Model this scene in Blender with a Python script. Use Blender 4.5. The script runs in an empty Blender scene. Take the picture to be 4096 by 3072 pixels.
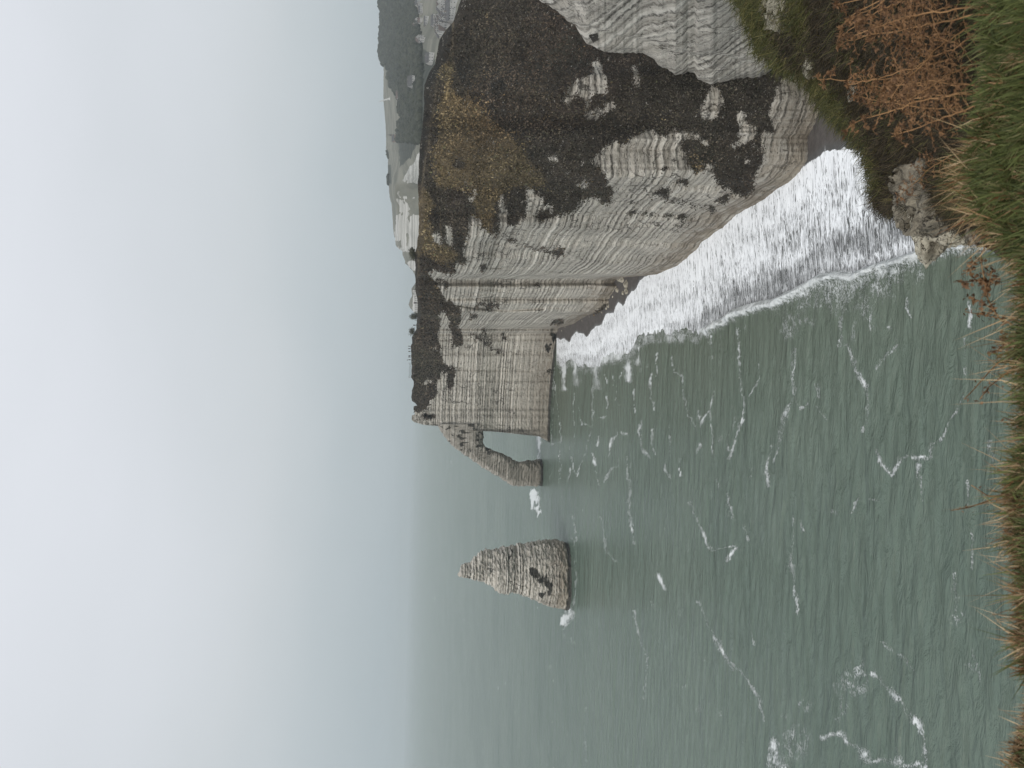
import bpy, math, random
import numpy as np
from mathutils import Vector, Matrix
rad = math.radians
random.seed(7); rng = np.random.default_rng(11)
S = bpy.context.scene
COL = S.collection

# ------------------------------------------------------------------ camera
F, CX, CY, H = 3076.0, 2048.0, 1536.0, 80.0      # focal length and centre in photo pixels, eye height in metres
P, TH = rad(7.48), rad(1.5)
cP, sP, cT, sT = math.cos(P), math.sin(P), math.cos(TH), math.sin(TH)
fwd = Vector((0, cP, -sP)); rt = Vector((1, 0, 0)); dn = Vector((0, -sP, -cP))
U = cT*rt - sT*dn; V = sT*rt + cT*dn              # the photo is stored on its side: image right is down
M3 = Matrix((V, U, -fwd)).transposed()
cd = bpy.data.cameras.new('camera'); cam = bpy.data.objects.new('camera', cd); COL.objects.link(cam)
cam.matrix_world = Matrix.Translation((0, 0, H)) @ M3.to_4x4()
cd.sensor_fit = 'HORIZONTAL'; cd.sensor_width = 36.0; cd.lens = F/4096*36
cd.clip_start = 0.1; cd.clip_end = 60000
cd.dof.use_dof = True; cd.dof.focus_distance = 300; cd.dof.aperture_fstop = 6.5
S.camera = cam

# ------------------------------------------------------------------ sky, sun, exposure
SUN_EL, SUN_ROT = rad(42), rad(212)
w = bpy.data.worlds.new('World'); S.world = w; w.use_nodes = True
nt = w.node_tree; nt.nodes.clear()
def N(nt, t, **k):
    n = nt.nodes.new(t)
    for a, b in k.items(): setattr(n, a, b)
    return n
sky = N(nt, 'ShaderNodeTexSky', sky_type='NISHITA', sun_disc=False)
sky.sun_elevation = SUN_EL; sky.sun_rotation = SUN_ROT; sky.altitude = 80; sky.air_density = 1.5; sky.dust_density = 6
bg1 = N(nt, 'ShaderNodeBackground'); bg1.inputs[1].default_value = 0.08
nt.links.new(sky.outputs[0], bg1.inputs[0])
tc = N(nt, 'ShaderNodeTexCoord'); sep = N(nt, 'ShaderNodeSeparateXYZ'); nt.links.new(tc.outputs['Generated'], sep.inputs[0])
mp = N(nt, 'ShaderNodeMapping'); mp.inputs['Scale'].default_value = (1.2, 1.2, 2.6); nt.links.new(tc.outputs['Generated'], mp.inputs[0])
nz = N(nt, 'ShaderNodeTexNoise'); nz.inputs['Scale'].default_value = 1.5; nz.inputs['Detail'].default_value = 3; nz.inputs['Roughness'].default_value = .45
nt.links.new(mp.outputs[0], nz.inputs['Vector'])
ma = N(nt, 'ShaderNodeMath', operation='MULTIPLY_ADD'); ma.inputs[1].default_value = .32; ma.inputs[2].default_value = -.16
nt.links.new(nz.outputs['Fac'], ma.inputs[0])
ad = N(nt, 'ShaderNodeMath', operation='ADD'); nt.links.new(sep.outputs['Z'], ad.inputs[0]); nt.links.new(ma.outputs[0], ad.inputs[1])
cr = N(nt, 'ShaderNodeValToRGB'); nt.links.new(ad.outputs[0], cr.inputs[0])
e = cr.color_ramp.elements
e[0].position = 0.0; e[0].color = (.465, .53, .562, 1)
e[1].position = 1.0; e[1].color = (1.10, 1.14, 1.2, 1)
for pos, c in ((.10, (.535, .592, .625, 1)), (.22, (.64, .68, .71, 1)), (.42, (.77, .80, .85, 1))):
    q = e.new(pos); q.color = c
bg2 = N(nt, 'ShaderNodeBackground'); bg2.inputs[1].default_value = 1.0; nt.links.new(cr.outputs[0], bg2.inputs[0])
mx = N(nt, 'ShaderNodeMixShader'); mx.inputs[0].default_value = 0.94
nt.links.new(bg1.outputs[0], mx.inputs[1]); nt.links.new(bg2.outputs[0], mx.inputs[2])
wo = N(nt, 'ShaderNodeOutputWorld'); nt.links.new(mx.outputs[0], wo.inputs[0])
sl = bpy.data.lights.new('sun', 'SUN'); sun = bpy.data.objects.new('sun', sl); COL.objects.link(sun)
sl.energy = 1.5; sl.angle = rad(25); sl.color = (1, .96, .9)
sd = Vector((math.sin(SUN_ROT)*math.cos(SUN_EL), math.cos(SUN_ROT)*math.cos(SUN_EL), math.sin(SUN_EL)))
sun.rotation_euler = sd.to_track_quat('Z', 'Y').to_euler(); sun.location = (0, 0, 300)
vs = S.view_settings; vs.view_transform = 'Standard'; vs.look = 'None'; vs.exposure = 0.0; vs.gamma = 1
S.cycles.max_bounces = 6; S.cycles.diffuse_bounces = 3; S.cycles.glossy_bounces = 3; S.cycles.volume_bounces = 1
S.cycles.use_denoising = True; S.cycles.caustics_reflective = False; S.cycles.caustics_refractive = False

# ------------------------------------------------------------------ photo pixel -> place
def ray(x, y):
    """horizontal unit direction and slope of the line of sight through a photo pixel"""
    x = np.asarray(x, float); y = np.asarray(y, float)
    u = (CY-y)/F; v = (x-CX)/F
    a = u*cT+v*sT; b = -u*sT+v*cT
    dx, dy, dz = a, cP-b*sP, -sP-b*cP
    h = np.hypot(dx, dy)
    return dx/h, dy/h, dz/h
def at(x, y, r):
    hx, hy, t = ray(x, y)
    return np.stack([hx*r, hy*r, H+t*r], -1)
def on_z(x, y, z):
    hx, hy, t = ray(x, y); r = (z-H)/np.minimum(t, -1e-4)
    return np.stack([hx*r, hy*r, np.zeros_like(r)+z], -1)
def r_on(x, y, z): return (z-H)/np.minimum(ray(x, y)[2], -1e-4)
class Reg:                                         # a piece of the photo looked at enlarged
    def __init__(s, x0, y0, k=2.212): s.x0, s.y0, s.k = x0, y0, k
    def __call__(s, pts): return [(s.x0+a/s.k, s.y0+b/s.k) for a, b in pts]
R1, R2, R3 = Reg(1450, 0), Reg(1450, 600), Reg(1450, 1200)
R5, R6, R7, R8 = Reg(2300, 0), Reg(2300, 500), Reg(3096, 0), Reg(3096, 600)
RA, RB, RC, RD = Reg(2100, 1200), Reg(3096, 1200), Reg(3096, 1800), Reg(3096, 2322)
S1, S2, S3, S4, S5, S6 = Reg(1480, 0, 5.53), Reg(1500, 250, 5.53), Reg(1500, 700, 5.53), Reg(1550, 950, 5.53), Reg(1550, 1200, 5.53), Reg(1600, 1450, 5.53)
ND = Reg(1750, 2000, 3.16)
FULL = Reg(0, 0, 1/1.8517)

# ------------------------------------------------------------------ noise
_pt = np.random.default_rng(5).permutation(256); _pt = np.concatenate([_pt, _pt, _pt])
_g = np.random.default_rng(6).normal(size=(256, 3)); _g /= np.linalg.norm(_g, axis=1)[:, None]
def pn(p):
    p = np.asarray(p, float); sh = p.shape[:-1]; p = p.reshape(-1, 3)
    i = np.floor(p).astype(int); f = p-i; w_ = f*f*f*(f*(f*6-15)+10); i &= 255
    out = 0
    for dx in (0, 1):
        for dy in (0, 1):
            for dz in (0, 1):
                h = _pt[_pt[_pt[i[:, 0]+dx]+i[:, 1]+dy]+i[:, 2]+dz]
                g = _g[h]; d = (g*(f-(dx, dy, dz))).sum(1)
                out = out+d*(w_[:, 0] if dx else 1-w_[:, 0])*(w_[:, 1] if dy else 1-w_[:, 1])*(w_[:, 2] if dz else 1-w_[:, 2])
    return out.reshape(sh)*1.6
def fbm(p, o=4):
    p = np.asarray(p, float); s = 0; a = 1
    for k in range(o): s = s+a*pn(p*2**k+k*17.3); a *= .5
    return s
def n2(x, y, o=3, z=0.0):
    x, y = np.broadcast_arrays(np.asarray(x, float), np.asarray(y, float))
    return fbm(np.stack([x, y, np.full_like(x, z)], -1), o)
def inpoly(poly, x, y):
    res = np.zeros(x.shape, bool); px = [p[0] for p in poly]; py = [p[1] for p in poly]
    m = (x >= min(px)) & (x <= max(px)) & (y >= min(py)) & (y <= max(py))
    xx, yy = x[m], y[m]; r = np.zeros(xx.shape, bool)
    for (xa, ya), (xb, yb) in zip(poly, poly[1:]+poly[:1]):
        if ya == yb: continue
        c = ((ya > yy) != (yb > yy)) & (xx < (xb-xa)*(yy-ya)/(yb-ya)+xa)
        r ^= c
    res[m] = r; return res
def dline(pts, x, y, reach=1e9):
    px = [p[0] for p in pts]; py = [p[1] for p in pts]
    d = np.full(x.shape, 1e9)
    m = (x > min(px)-reach) & (x < max(px)+reach) & (y > min(py)-reach) & (y < max(py)+reach)
    if not m.any(): return d
    xx, yy = x[m], y[m]; q = np.full(xx.shape, 1e9)
    for (xa, ya), (xb, yb) in zip(pts, pts[1:]):
        L = (xb-xa)**2+(yb-ya)**2+1e-9
        t = np.clip(((xx-xa)*(xb-xa)+(yy-ya)*(yb-ya))/L, 0, 1)
        q = np.minimum(q, np.hypot(xx-xa-t*(xb-xa), yy-ya-t*(yb-ya)))
    d[m] = q; return d
def interp(tab, v): a = np.array(sorted(tab)); return np.interp(v, a[:, 0], a[:, 1])
def blur(a, n, ax):
    if n < 1: return a
    k = np.hanning(2*n+3)[1:-1]; k /= k.sum()
    pad = [(0, 0)]*a.ndim; pad[ax] = (n, n)
    b = np.pad(a, pad, mode='edge')
    return np.apply_along_axis(lambda v: np.convolve(v, k, 'valid'), ax, b)
def sstep(a, b, v): t = np.clip((v-a)/(b-a), 0, 1); return t*t*(3-2*t)

# ------------------------------------------------------------------ mesh helpers
def mesh_from(name, verts, quads, tris=None, smooth=True, attrs=None, fcol=None):
    me = bpy.data.meshes.new(name)
    verts = np.ascontiguousarray(verts, np.float32).reshape(-1, 3)
    quads = np.zeros((0, 4), int) if quads is None else np.asarray(quads, int).reshape(-1, 4)
    tris = np.zeros((0, 3), int) if tris is None else np.asarray(tris, int).reshape(-1, 3)
    nl = quads.size+tris.size; nf = len(quads)+len(tris)
    me.vertices.add(len(verts)); me.vertices.foreach_set('co', verts.ravel())
    me.loops.add(nl); me.loops.foreach_set('vertex_index', np.concatenate([quads.ravel(), tris.ravel()]).astype(np.int32))
    me.polygons.add(nf)
    st = np.concatenate([np.arange(len(quads))*4, quads.size+np.arange(len(tris))*3]).astype(np.int32)
    me.polygons.foreach_set('loop_start', st)
    me.update(calc_edges=True); me.validate()
    me.polygons.foreach_set('use_smooth', np.full(len(me.polygons), smooth))
    for k, a in (attrs or {}).items():
        at_ = me.attributes.new(k, 'FLOAT_COLOR', 'POINT'); at_.data.foreach_set('color', np.ascontiguousarray(a, np.float32).ravel())
    me.update(); return me
def gridq(nr, nc, flip=False):
    i = np.arange(nr*nc).reshape(nr, nc)
    q = np.stack([i[:-1, :-1], i[:-1, 1:], i[1:, 1:], i[1:, :-1]], -1).reshape(-1, 4)
    return q[:, ::-1] if flip else q
def link(name, me, mat=None, parent=None, loc=(0, 0, 0)):
    o = bpy.data.objects.new(name, me); COL.objects.link(o); o.location = loc
    if mat: me.materials.append(mat)
    if parent: o.parent = parent
    return o
def tag(o, label=None, cat=None, group=None, kind=None):
    if label: o['label'] = label
    if cat: o['category'] = cat
    if group: o['group'] = group
    if kind: o['kind'] = kind
    return o
def empty(name, loc, label, cat, group=None):
    o = bpy.data.objects.new(name, None); COL.objects.link(o); o.location = loc; o.empty_display_size = .3
    return tag(o, label, cat, group)
def rgba(r, g, b, a):
    return np.stack(np.broadcast_arrays(*[np.asarray(v, float) for v in (r, g, b, a)]), -1)

# ------------------------------------------------------------------ materials
class Mat:
    def __init__(s, name, rough=.9, spec=.3):
        s.m = bpy.data.materials.new(name); s.m.use_nodes = True; s.t = s.m.node_tree
        s.b = s.t.nodes['Principled BSDF']; s.b.inputs['Roughness'].default_value = rough
        s.b.inputs['Specular IOR Level'].default_value = spec
        s.pos = s.n('ShaderNodeNewGeometry').outputs['Position']
    def n(s, t, **k): return N(s.t, t, **k)
    def l(s, a, b):
        if isinstance(a, (int, float)): b.default_value = a
        elif isinstance(a, tuple): b.default_value = a if len(a) == 4 else (*a, 1)
        else: s.t.links.new(a, b)
    def math(s, op, a, b=0.0, c=0.0, clamp=False):
        q = s.n('ShaderNodeMath', operation=op, use_clamp=clamp)
        for i, v in enumerate((a, b, c)): s.l(v, q.inputs[i])
        return q.outputs[0]
    def map(s, v, a, b, c=0.0, d=1.0):
        q = s.n('ShaderNodeMapRange', interpolation_type='SMOOTHSTEP'); s.l(v, q.inputs[0])
        for i, k in enumerate((a, b, c, d)): q.inputs[i+1].default_value = k
        return q.outputs[0]
    def scale(s, v, sc):
        q = s.n('ShaderNodeMapping'); s.l(v, q.inputs[0]); q.inputs['Scale'].default_value = sc; return q.outputs[0]
    def noise(s, sc=1.0, det=4, rough=.55, vec=None, dist=0.0, w1=None, stretch=None):
        q = s.n('ShaderNodeTexNoise')
        if w1 is not None: q.noise_dimensions = '1D'; s.l(w1, q.inputs['W'])
        else:
            v = vec if vec is not None else s.pos
            if stretch: v = s.scale(v, stretch)
            s.l(v, q.inputs['Vector'])
        q.inputs['Scale'].default_value = sc; q.inputs['Detail'].default_value = det
        q.inputs['Roughness'].default_value = rough; q.inputs['Distortion'].default_value = dist
        return q.outputs['Fac']
    def mix(s, f, a, b, mode='MIX'):
        q = s.n('ShaderNodeMix', data_type='RGBA', blend_type=mode)
        s.l(f, q.inputs[0]); s.l(a, q.inputs[6]); s.l(b, q.inputs[7]); return q.outputs[2]
    def xyz(s, v):
        q = s.n('ShaderNodeSeparateXYZ'); s.l(v, q.inputs[0]); return q.outputs
    def attr(s, name):
        q = s.n('ShaderNodeAttribute', attribute_name=name)
        r = s.n('ShaderNodeSeparateColor'); s.l(q.outputs['Color'], r.inputs[0])
        return q.outputs['Color'], r.outputs[0], r.outputs[1], r.outputs[2], q.outputs['Alpha']
    def bump(s, h, strength=.5, dist=1.0):
        q = s.n('ShaderNodeBump'); q.inputs['Strength'].default_value = strength; q.inputs['Distance'].default_value = dist
        s.l(h, q.inputs['Height']); s.l(q.outputs[0], s.b.inputs['Normal'])
    def col(s, c): s.l(c, s.b.inputs['Base Color']); return s

def chalk_nodes(k, fine=1.0, tint=1.0):
    """banded chalk: pale beds, broken dark flint lines, stains near the sea; returns colour, height"""
    z = k.xyz(k.pos)[2]
    zz = k.math('ADD', z, k.math('MULTIPLY_ADD', k.noise(.03, 2), 1.6, -.8))
    zz = k.math('ADD', zz, k.math('MULTIPLY_ADD', k.noise(.35, 3), .42, -.21))
    bed = k.noise(.62*fine, 2, .6, w1=zz)
    def lines(sc, width):
        v = k.n('ShaderNodeTexVoronoi', voronoi_dimensions='1D', feature='DISTANCE_TO_EDGE')
        v.inputs['Scale'].default_value = sc; k.l(zz, v.inputs['W'])
        return k.map(v.outputs['Distance'], width*.35, width, 1, 0)
    brk = k.noise(1.3, 5, .75, stretch=(.55, .55, 1.6))
    zone = k.noise(.16, 2, .6, w1=zz)
    massive = k.math('SUBTRACT', 1.0, k.math('MULTIPLY', k.map(k.xyz(k.pos)[1], 355, 395), k.map(k.math('ADD', z, k.math('MULTIPLY_ADD', k.noise(.08, 2), 10.0, -5.0)), 12, 24, .92, 0)))
    l1 = k.math('MULTIPLY', k.math('MULTIPLY', k.math('MULTIPLY', lines(.66*fine, .23), k.map(k.noise(.055, 3, .6), .36, .58, .4, 1)), k.map(brk, .39, .56)), k.math('MULTIPLY', k.map(zone, .36, .56, .45, 1), massive))
    l2 = k.math('MULTIPLY', k.math('MULTIPLY', lines(1.9*fine, .26), k.map(k.noise(2.3, 4, .7, stretch=(.5, .5, 1.6)), .46, .62)), k.map(k.noise(.21, 2, .6, w1=k.math('ADD', zz, 40.0)), .40, .58))
    cv_ = k.n('ShaderNodeTexVoronoi', feature='DISTANCE_TO_EDGE'); cv_.inputs['Scale'].default_value = 1.0
    cw = k.n('ShaderNodeVectorMath', operation='ADD'); k.l(k.scale(k.pos, (.10, .10, .035)), cw.inputs[0]); cd_ = k.n('ShaderNodeTexNoise'); cd_.inputs['Scale'].default_value = .22; cd_.inputs['Detail'].default_value = 5; k.l(k.pos, cd_.inputs['Vector']); k.l(cd_.outputs['Color'], cw.inputs[1]); k.l(cw.outputs[0], cv_.inputs['Vector'])
    crk = k.math('MULTIPLY', k.map(cv_.outputs['Distance'], .006, .022, 1, 0), k.map(k.noise(.10, 3), .46, .58))
    spk = k.noise(2.6, 5, .8, stretch=(.8, .8, 1.7))
    c = k.mix(k.map(bed, .35, .66), (.49, .45, .385), (.72, .68, .605))
    c = k.mix(k.math('MULTIPLY', k.map(k.noise(.11, 5, .6), .42, .70), .8), c, (.42, .39, .34))
    c = k.mix(k.math('MULTIPLY', k.map(spk, .52, .70), k.math('MULTIPLY', massive, .45)), c, (.20, .185, .155))
    c = k.mix(k.math('MULTIPLY', l1, .92), c, (.085, .077, .064))
    c = k.mix(k.math('MULTIPLY', l2, .70), c, (.14, .125, .10))
    c = k.mix(k.math('MULTIPLY', crk, .8), c, (.07, .062, .05))
    st = k.math('MULTIPLY', k.map(z, 16, 1.5), tint)                                   # sea-stained foot
    c = k.mix(k.math('MULTIPLY', st, k.map(k.noise(.25, 4, stretch=(1, 1, 2.2)), .3, .62, .35, 1.0)), c, (.235, .195, .145))
    lowpale = k.math('MULTIPLY', k.map(z, 8, 1.0), k.map(k.noise(.09, 2), .50, .58))
    c = k.mix(k.math('MULTIPLY', lowpale, .5), c, (.40, .35, .27))
    h = k.math('ADD', k.math('MULTIPLY', l1, -.55), k.math('MULTIPLY', spk, .6))
    h = k.math('ADD', h, k.math('MULTIPLY', l2, -.3)); c = k.mix(k.math('MULTIPLY', k.math('SUBTRACT', 1.0, massive), .55), c, (.36, .325, .275)); h = k.math('ADD', h, k.math('MULTIPLY', crk, -.8))
    h = k.math('ADD', h, k.math('MULTIPLY', bed, .8))
    return c, h, z
def wetfoot(k, c, z, top=2.2):
    return k.mix(k.math('MULTIPLY', k.map(z, top, top*.55), .92), c, (.035, .033, .028))

# cliff: chalk where the faces are steep, dead brown turf and heath where soil holds
k = Mat('cliff_chalk_and_turf')
cc, ch, z = chalk_nodes(k)
_, mc, mt_, md, mpth = k.attr('cover')
g1 = k.noise(.06, 4); g2 = k.noise(.8, 7, .82); g3 = k.noise(2.0, 5, .8)
heath = k.mix(k.map(g2, .38, .62), (.024, .019, .014), (.072, .058, .042))
heath = k.mix(k.math('MULTIPLY', k.map(g1, .52, .66), .55), heath, (.060, .060, .040))
heath = k.mix(k.math('MULTIPLY', k.map(k.noise(.035, 3), .56, .66), .45), heath, (.055, .034, .027))
dry = k.mix(k.map(g2, .36, .64), (.060, .043, .022), (.185, .140, .078))
tm = k.math('ADD', mt_, k.math('MULTIPLY_ADD', k.math('ADD', g2, k.noise(.12, 4)), 1.0, -1.0))
veg = k.mix(k.map(tm, .25, .75), heath, dry)
dkm = k.map(k.math('ADD', md, k.math('MULTIPLY_ADD', k.noise(.25, 5, .7), 1.2, -.6)), .3, .7)
veg = k.mix(k.math('MULTIPLY', dkm, k.map(g2, .3, .55, .95, .6)), veg, (.015, .015, .012))
veg = k.mix(k.math('MULTIPLY', k.map(g3, .60, .72), .5), veg, (.16, .135, .10))
veg = k.mix(k.map(k.noise(.05, 4, .6), .40, .62), k.mix(.35, veg, (.025, .021, .016)), veg)
veg = k.mix(k.math('MULTIPLY', mpth, k.map(g2, .3, .6, .2, .7)), veg, (.25, .20, .125))
cn = k.math('ADD', k.noise(.75, 7, .8, stretch=(.6, .6, 1.9)), k.noise(2.2, 4, .75, stretch=(.8, .8, 1.5)))
cm = k.math('ADD', mc, k.math('MULTIPLY_ADD', cn, 3.0, -3.0))
cm = k.map(cm, .38, .62)
k.col(wetfoot(k, k.mix(cm, veg, cc), z, 1.7))
k.bump(k.math('ADD', k.math('MULTIPLY', ch, cm), k.math('MULTIPLY', k.math('ADD', g2, g3), k.math('SUBTRACT', 1.0, cm))), .85, .9)
M_CLIFF = k.m
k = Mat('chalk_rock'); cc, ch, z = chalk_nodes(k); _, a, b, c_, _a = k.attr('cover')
cc = k.mix(k.math('MULTIPLY', b, k.map(k.noise(.3, 4), .3, .6, .4, .75)), cc, (.25, .225, .19))  # second channel darkens the whole arch: its shade and damp put into the colour
cc = k.mix(k.map(k.math('ADD', a, k.math('MULTIPLY_ADD', k.noise(.7, 6, .8, stretch=(.8, .8, 1.4)), 2.6, -1.3)), .45, .65), cc, (.05, .045, .036))
k.col(wetfoot(k, cc, z)); k.bump(ch, .85, .8); M_STACK = k.m
k = Mat('chalk_boulder'); c = k.mix(k.map(k.noise(.8, 5), .4, .65), (.46, .42, .33), (.22, .20, .165)); k.col(c); k.bump(k.noise(1.6, 6, .7), .7, .5); M_BOULDER = k.m
def cracks(k, sc, w_):
    v = k.n('ShaderNodeTexVoronoi', feature='DISTANCE_TO_EDGE'); v.inputs['Scale'].default_value = sc
    a = k.n('ShaderNodeVectorMath', operation='ADD'); d = k.n('ShaderNodeTexNoise'); d.inputs['Scale'].default_value = sc*.9; d.inputs['Detail'].default_value = 4; k.l(k.pos, d.inputs['Vector'])
    s_ = k.n('ShaderNodeVectorMath', operation='SCALE'); s_.inputs['Scale'].default_value = .35; k.l(d.outputs['Color'], s_.inputs[0]); k.l(k.pos, a.inputs[0]); k.l(s_.outputs[0], a.inputs[1]); k.l(a.outputs[0], v.inputs['Vector'])
    return k.map(v.outputs['Distance'], w_*.3, w_, 1, 0)
k = Mat('weathered_outcrop'); c = k.mix(k.map(k.noise(7, 6, .7), .36, .66), (.13, .113, .083), (.35, .31, .235))
c = k.mix(k.map(k.noise(22, 4, .7), .54, .66), c, (.05, .045, .035)); c = k.mix(k.math('MULTIPLY', cracks(k, 6.5, .04), k.map(k.noise(2.5, 3), .42, .58)), c, (.03, .026, .02)); k.col(c); k.bump(k.math('ADD', k.noise(11, 8, .7), k.math('MULTIPLY', cracks(k, 6.5, .05), -.7)), .9, .08); M_OUTCROP = k.m
k = Mat('pale_chalk_face'); c = k.mix(k.map(k.noise(6, 6, .75), .38, .64), (.50, .46, .36), (.22, .195, .145)); c = k.mix(cracks(k, 9, .045), c, (.05, .042, .03)); k.col(c); k.bump(k.noise(9, 8, .7), .9, .06); M_PALE = k.m

k = Mat('broken_chalk'); c = k.mix(k.map(k.noise(3.5, 6, .75), .36, .66), (.40, .37, .28), (.16, .14, .10)); c = k.mix(k.map(k.noise(9, 5, .75), .55, .66), c, (.05, .045, .03)); k.col(c); k.bump(k.noise(6, 8, .75), .9, .15); M_CHIP = k.m
# sea
k = Mat('sea_water', .22, .5)
foam_n = k.noise(.30, 5, .70, stretch=(.45, 1, 1), dist=1.0); fine_n = k.noise(1.5, 4, .75, stretch=(.6, 1, 1), dist=1.0)
_, fo, sh_, deep, _a = k.attr('cover')
def ridge(k, n, w_): return k.math('SUBTRACT', 1.0, k.math('DIVIDE', k.math('ABSOLUTE', k.math('MULTIPLY_ADD', n, 2.0, -1.0)), w_), clamp=True)
def lacing(k, fo, a, b, soft):
    rr_ = k.math('MAXIMUM', a, k.math('MULTIPLY', b, .92)); t0 = k.math('MULTIPLY_ADD', fo, -1.18, 1.06)
    return k.math('DIVIDE', k.math('SUBTRACT', rr_, t0), soft, clamp=True)
fm = lacing(k, fo, ridge(k, foam_n, .17), ridge(k, fine_n, .20), .40)
spk_ = k.noise(2.6, 3, .7, stretch=(.8, 1, 1)); fm = k.math('MULTIPLY', fm, k.math('MAXIMUM', k.map(spk_, .40, .58), k.map(fo, .62, .95)))
fm = k.math('MULTIPLY', fm, k.map(fo, .02, .80, .0, .95))
big = k.noise(.012, 3); mid = k.noise(.05, 4, stretch=(.3, 1, 1))
wc = k.mix(k.map(big, .35, .65), (.095, .134, .104), (.120, .160, .126))
wc = k.mix(k.math('MULTIPLY', sh_, .6), wc, (.102, .118, .078))
k.col(k.mix(fm, wc, (.70, .725, .72)))
k.l(k.map(fm, 0, 1, .22, .85), k.b.inputs['Roughness']); k.b.inputs['IOR'].default_value = 1.33
hw = k.math('ADD', k.math('MULTIPLY', k.noise(.10, 3, .5, stretch=(.22, 1, 1), dist=.6), 3.0), k.math('MULTIPLY', k.noise(.42, 5, .62, stretch=(.30, 1, 1), dist=.7), 1.5))
hw = k.math('ADD', hw, k.math('MULTIPLY', k.noise(4, 3, .6, stretch=(.45, 1, 1)), .06))
k.bump(k.math('ADD', hw, k.math('MULTIPLY', fm, .12)), 1.0, 1.35); M_SEA = k.m

# beach: dark wet shingle, with the backwash lacing it in streaks down the slope
k = Mat('beach_shingle', .75, .4)
_, fo, wet, tt, _a = k.attr('cover')
st1 = k.noise(.75, 4, .62, stretch=(.13, 1, 1), dist=.8); st2 = k.noise(1.9, 4, .7, stretch=(.14, 1, 1), dist=.9); lace = k.n('ShaderNodeTexVoronoi', feature='DISTANCE_TO_EDGE')
wv = k.n('ShaderNodeVectorMath', operation='ADD')
dsp = k.n('ShaderNodeTexNoise'); dsp.inputs['Scale'].default_value = .5; dsp.inputs['Detail'].default_value = 4; k.l(k.pos, dsp.inputs['Vector'])
k.l(k.scale(k.pos, (.22, 1.3, 1)), wv.inputs[0]); k.l(dsp.outputs['Color'], wv.inputs[1])
k.l(wv.outputs[0], lace.inputs['Vector']); lace.inputs['Scale'].default_value = 1.0
lc = k.map(lace.outputs['Distance'], .02, .22, .30, -.30)
fm = k.math('MULTIPLY', lacing(k, fo, ridge(k, st1, .20), ridge(k, st2, .24), .50), k.map(fo, .02, .3, 0, 1))
thin = k.noise(2.2, 5, .75, stretch=(.12, 1, 1), dist=.5)
sh = k.mix(k.map(k.noise(.7, 5, .7), .35, .68), (.060, .052, .047), (.098, .085, .077))
wt = k.mix(k.map(k.noise(.2, 3, stretch=(.2, 1, 1)), .35, .65), (.075, .078, .076), (.105, .108, .108))
k.col(k.mix(fm, k.mix(wet, sh, wt), k.mix(k.math('MULTIPLY', k.map(thin, .42, .68), k.map(fo, 1.0, .5, .22, .7)), (.90, .92, .94), (.42, .43, .44))))
k.l(k.mix(fm, k.mix(wet, (.85,)*3, (.25,)*3), (.9,)*3), k.b.inputs['Roughness'])
k.bump(k.math('ADD', k.math('MULTIPLY', k.noise(2.5, 4), .2), k.math('MULTIPLY', fm, .25)), .5, .6); M_BEACH = k.m

# far land
k = Mat('far_headland'); _, mc, mw, mfield, _a = k.attr('cover'); z = k.xyz(k.pos)[2]
b1 = k.noise(.30, 3, .6, w1=k.math('ADD', z, k.math('MULTIPLY', k.noise(.02, 2), 6.0)))
ck = k.mix(k.map(b1, .38, .62), (.27, .265, .24), (.45, .44, .41))
g = k.mix(k.map(k.noise(.02, 5), .35, .65), (.10, .10, .078), (.175, .17, .135))
wd = k.mix(k.map(k.noise(.05, 5, .7), .35, .65), (.018, .022, .016), (.05, .055, .04))
c = k.mix(mw, g, wd)
cm = k.map(k.math('ADD', mc, k.math('MULTIPLY_ADD', k.noise(.05, 5, .7), 1.0, -.5)), .42, .58)
k.col(k.mix(cm, c, ck)); k.bump(k.noise(.12, 5, .7), .6, 3.0); M_FAR = k.m
k = Mat('wood_crowns'); k.col(k.mix(k.map(k.noise(.08, 5, .7), .35, .65), (.016, .020, .014), (.052, .056, .040))); k.bump(k.noise(.8, 4), .8, 1.0); M_WOOD = k.m
# turf and plants near the camera
k = Mat('turf_soil'); k.col(k.mix(k.map(k.noise(9, 6, .7), .35, .65), (.028, .022, .012), (.085, .065, .032))); k.bump(k.noise(14, 6), .8, .05); M_SOIL = k.m
k = Mat('slope_turf'); _, mg, md, mx_, _a = k.attr('cover')
c = k.mix(k.map(k.noise(3.2, 6, .75), .36, .66), (.028, .022, .014), (.078, .060, .034))
g = k.mix(k.map(k.noise(4.5, 6, .75), .36, .66), (.040, .040, .012), (.115, .100, .036))
c = k.mix(k.map(k.math('ADD', mg, k.math('MULTIPLY_ADD', k.noise(.8, 4), .8, -.4)), .35, .65), c, g)
k.col(c); k.bump(k.noise(8, 6, .75), .9, .12); M_SLOPE = k.m
def leafmat(name, rough=.75):
    k = Mat(name, rough, .25); ca = k.attr('tint')[0]
    k.col(ca); k.b.inputs['Subsurface Weight'].default_value = 0
    return k.m
M_BLADE = leafmat('grass_blades')
def plain(name, c, c2=None, rough=.8, sc=3.0):
    k = Mat(name, rough); k.col(k.mix(k.map(k.noise(sc, 4), .35, .65), c, c2 or tuple(v*.75 for v in c))); return k.m
M_STEM = plain('dry_stem', (.38, .215, .098), (.23, .125, .055), sc=9)
M_FROND = plain('rust_frond', (.22, .120, .056), (.090, .048, .025), sc=25)
M_WALL = plain('pale_render', (.46, .45, .43), (.27, .265, .26), sc=.08); M_WALL2 = plain('brick_flint', (.24, .19, .16), sc=.5)
M_ROOF = plain('slate_roof', (.10, .10, .10), (.07, .07, .07), sc=.4); M_ROOF2 = plain('tile_roof', (.12, .095, .085), sc=.4)
M_WIN = plain('window_glass', (.03, .035, .04), rough=.2); M_STONE = plain('white_concrete', (.62, .62, .60), sc=.2)
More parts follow.
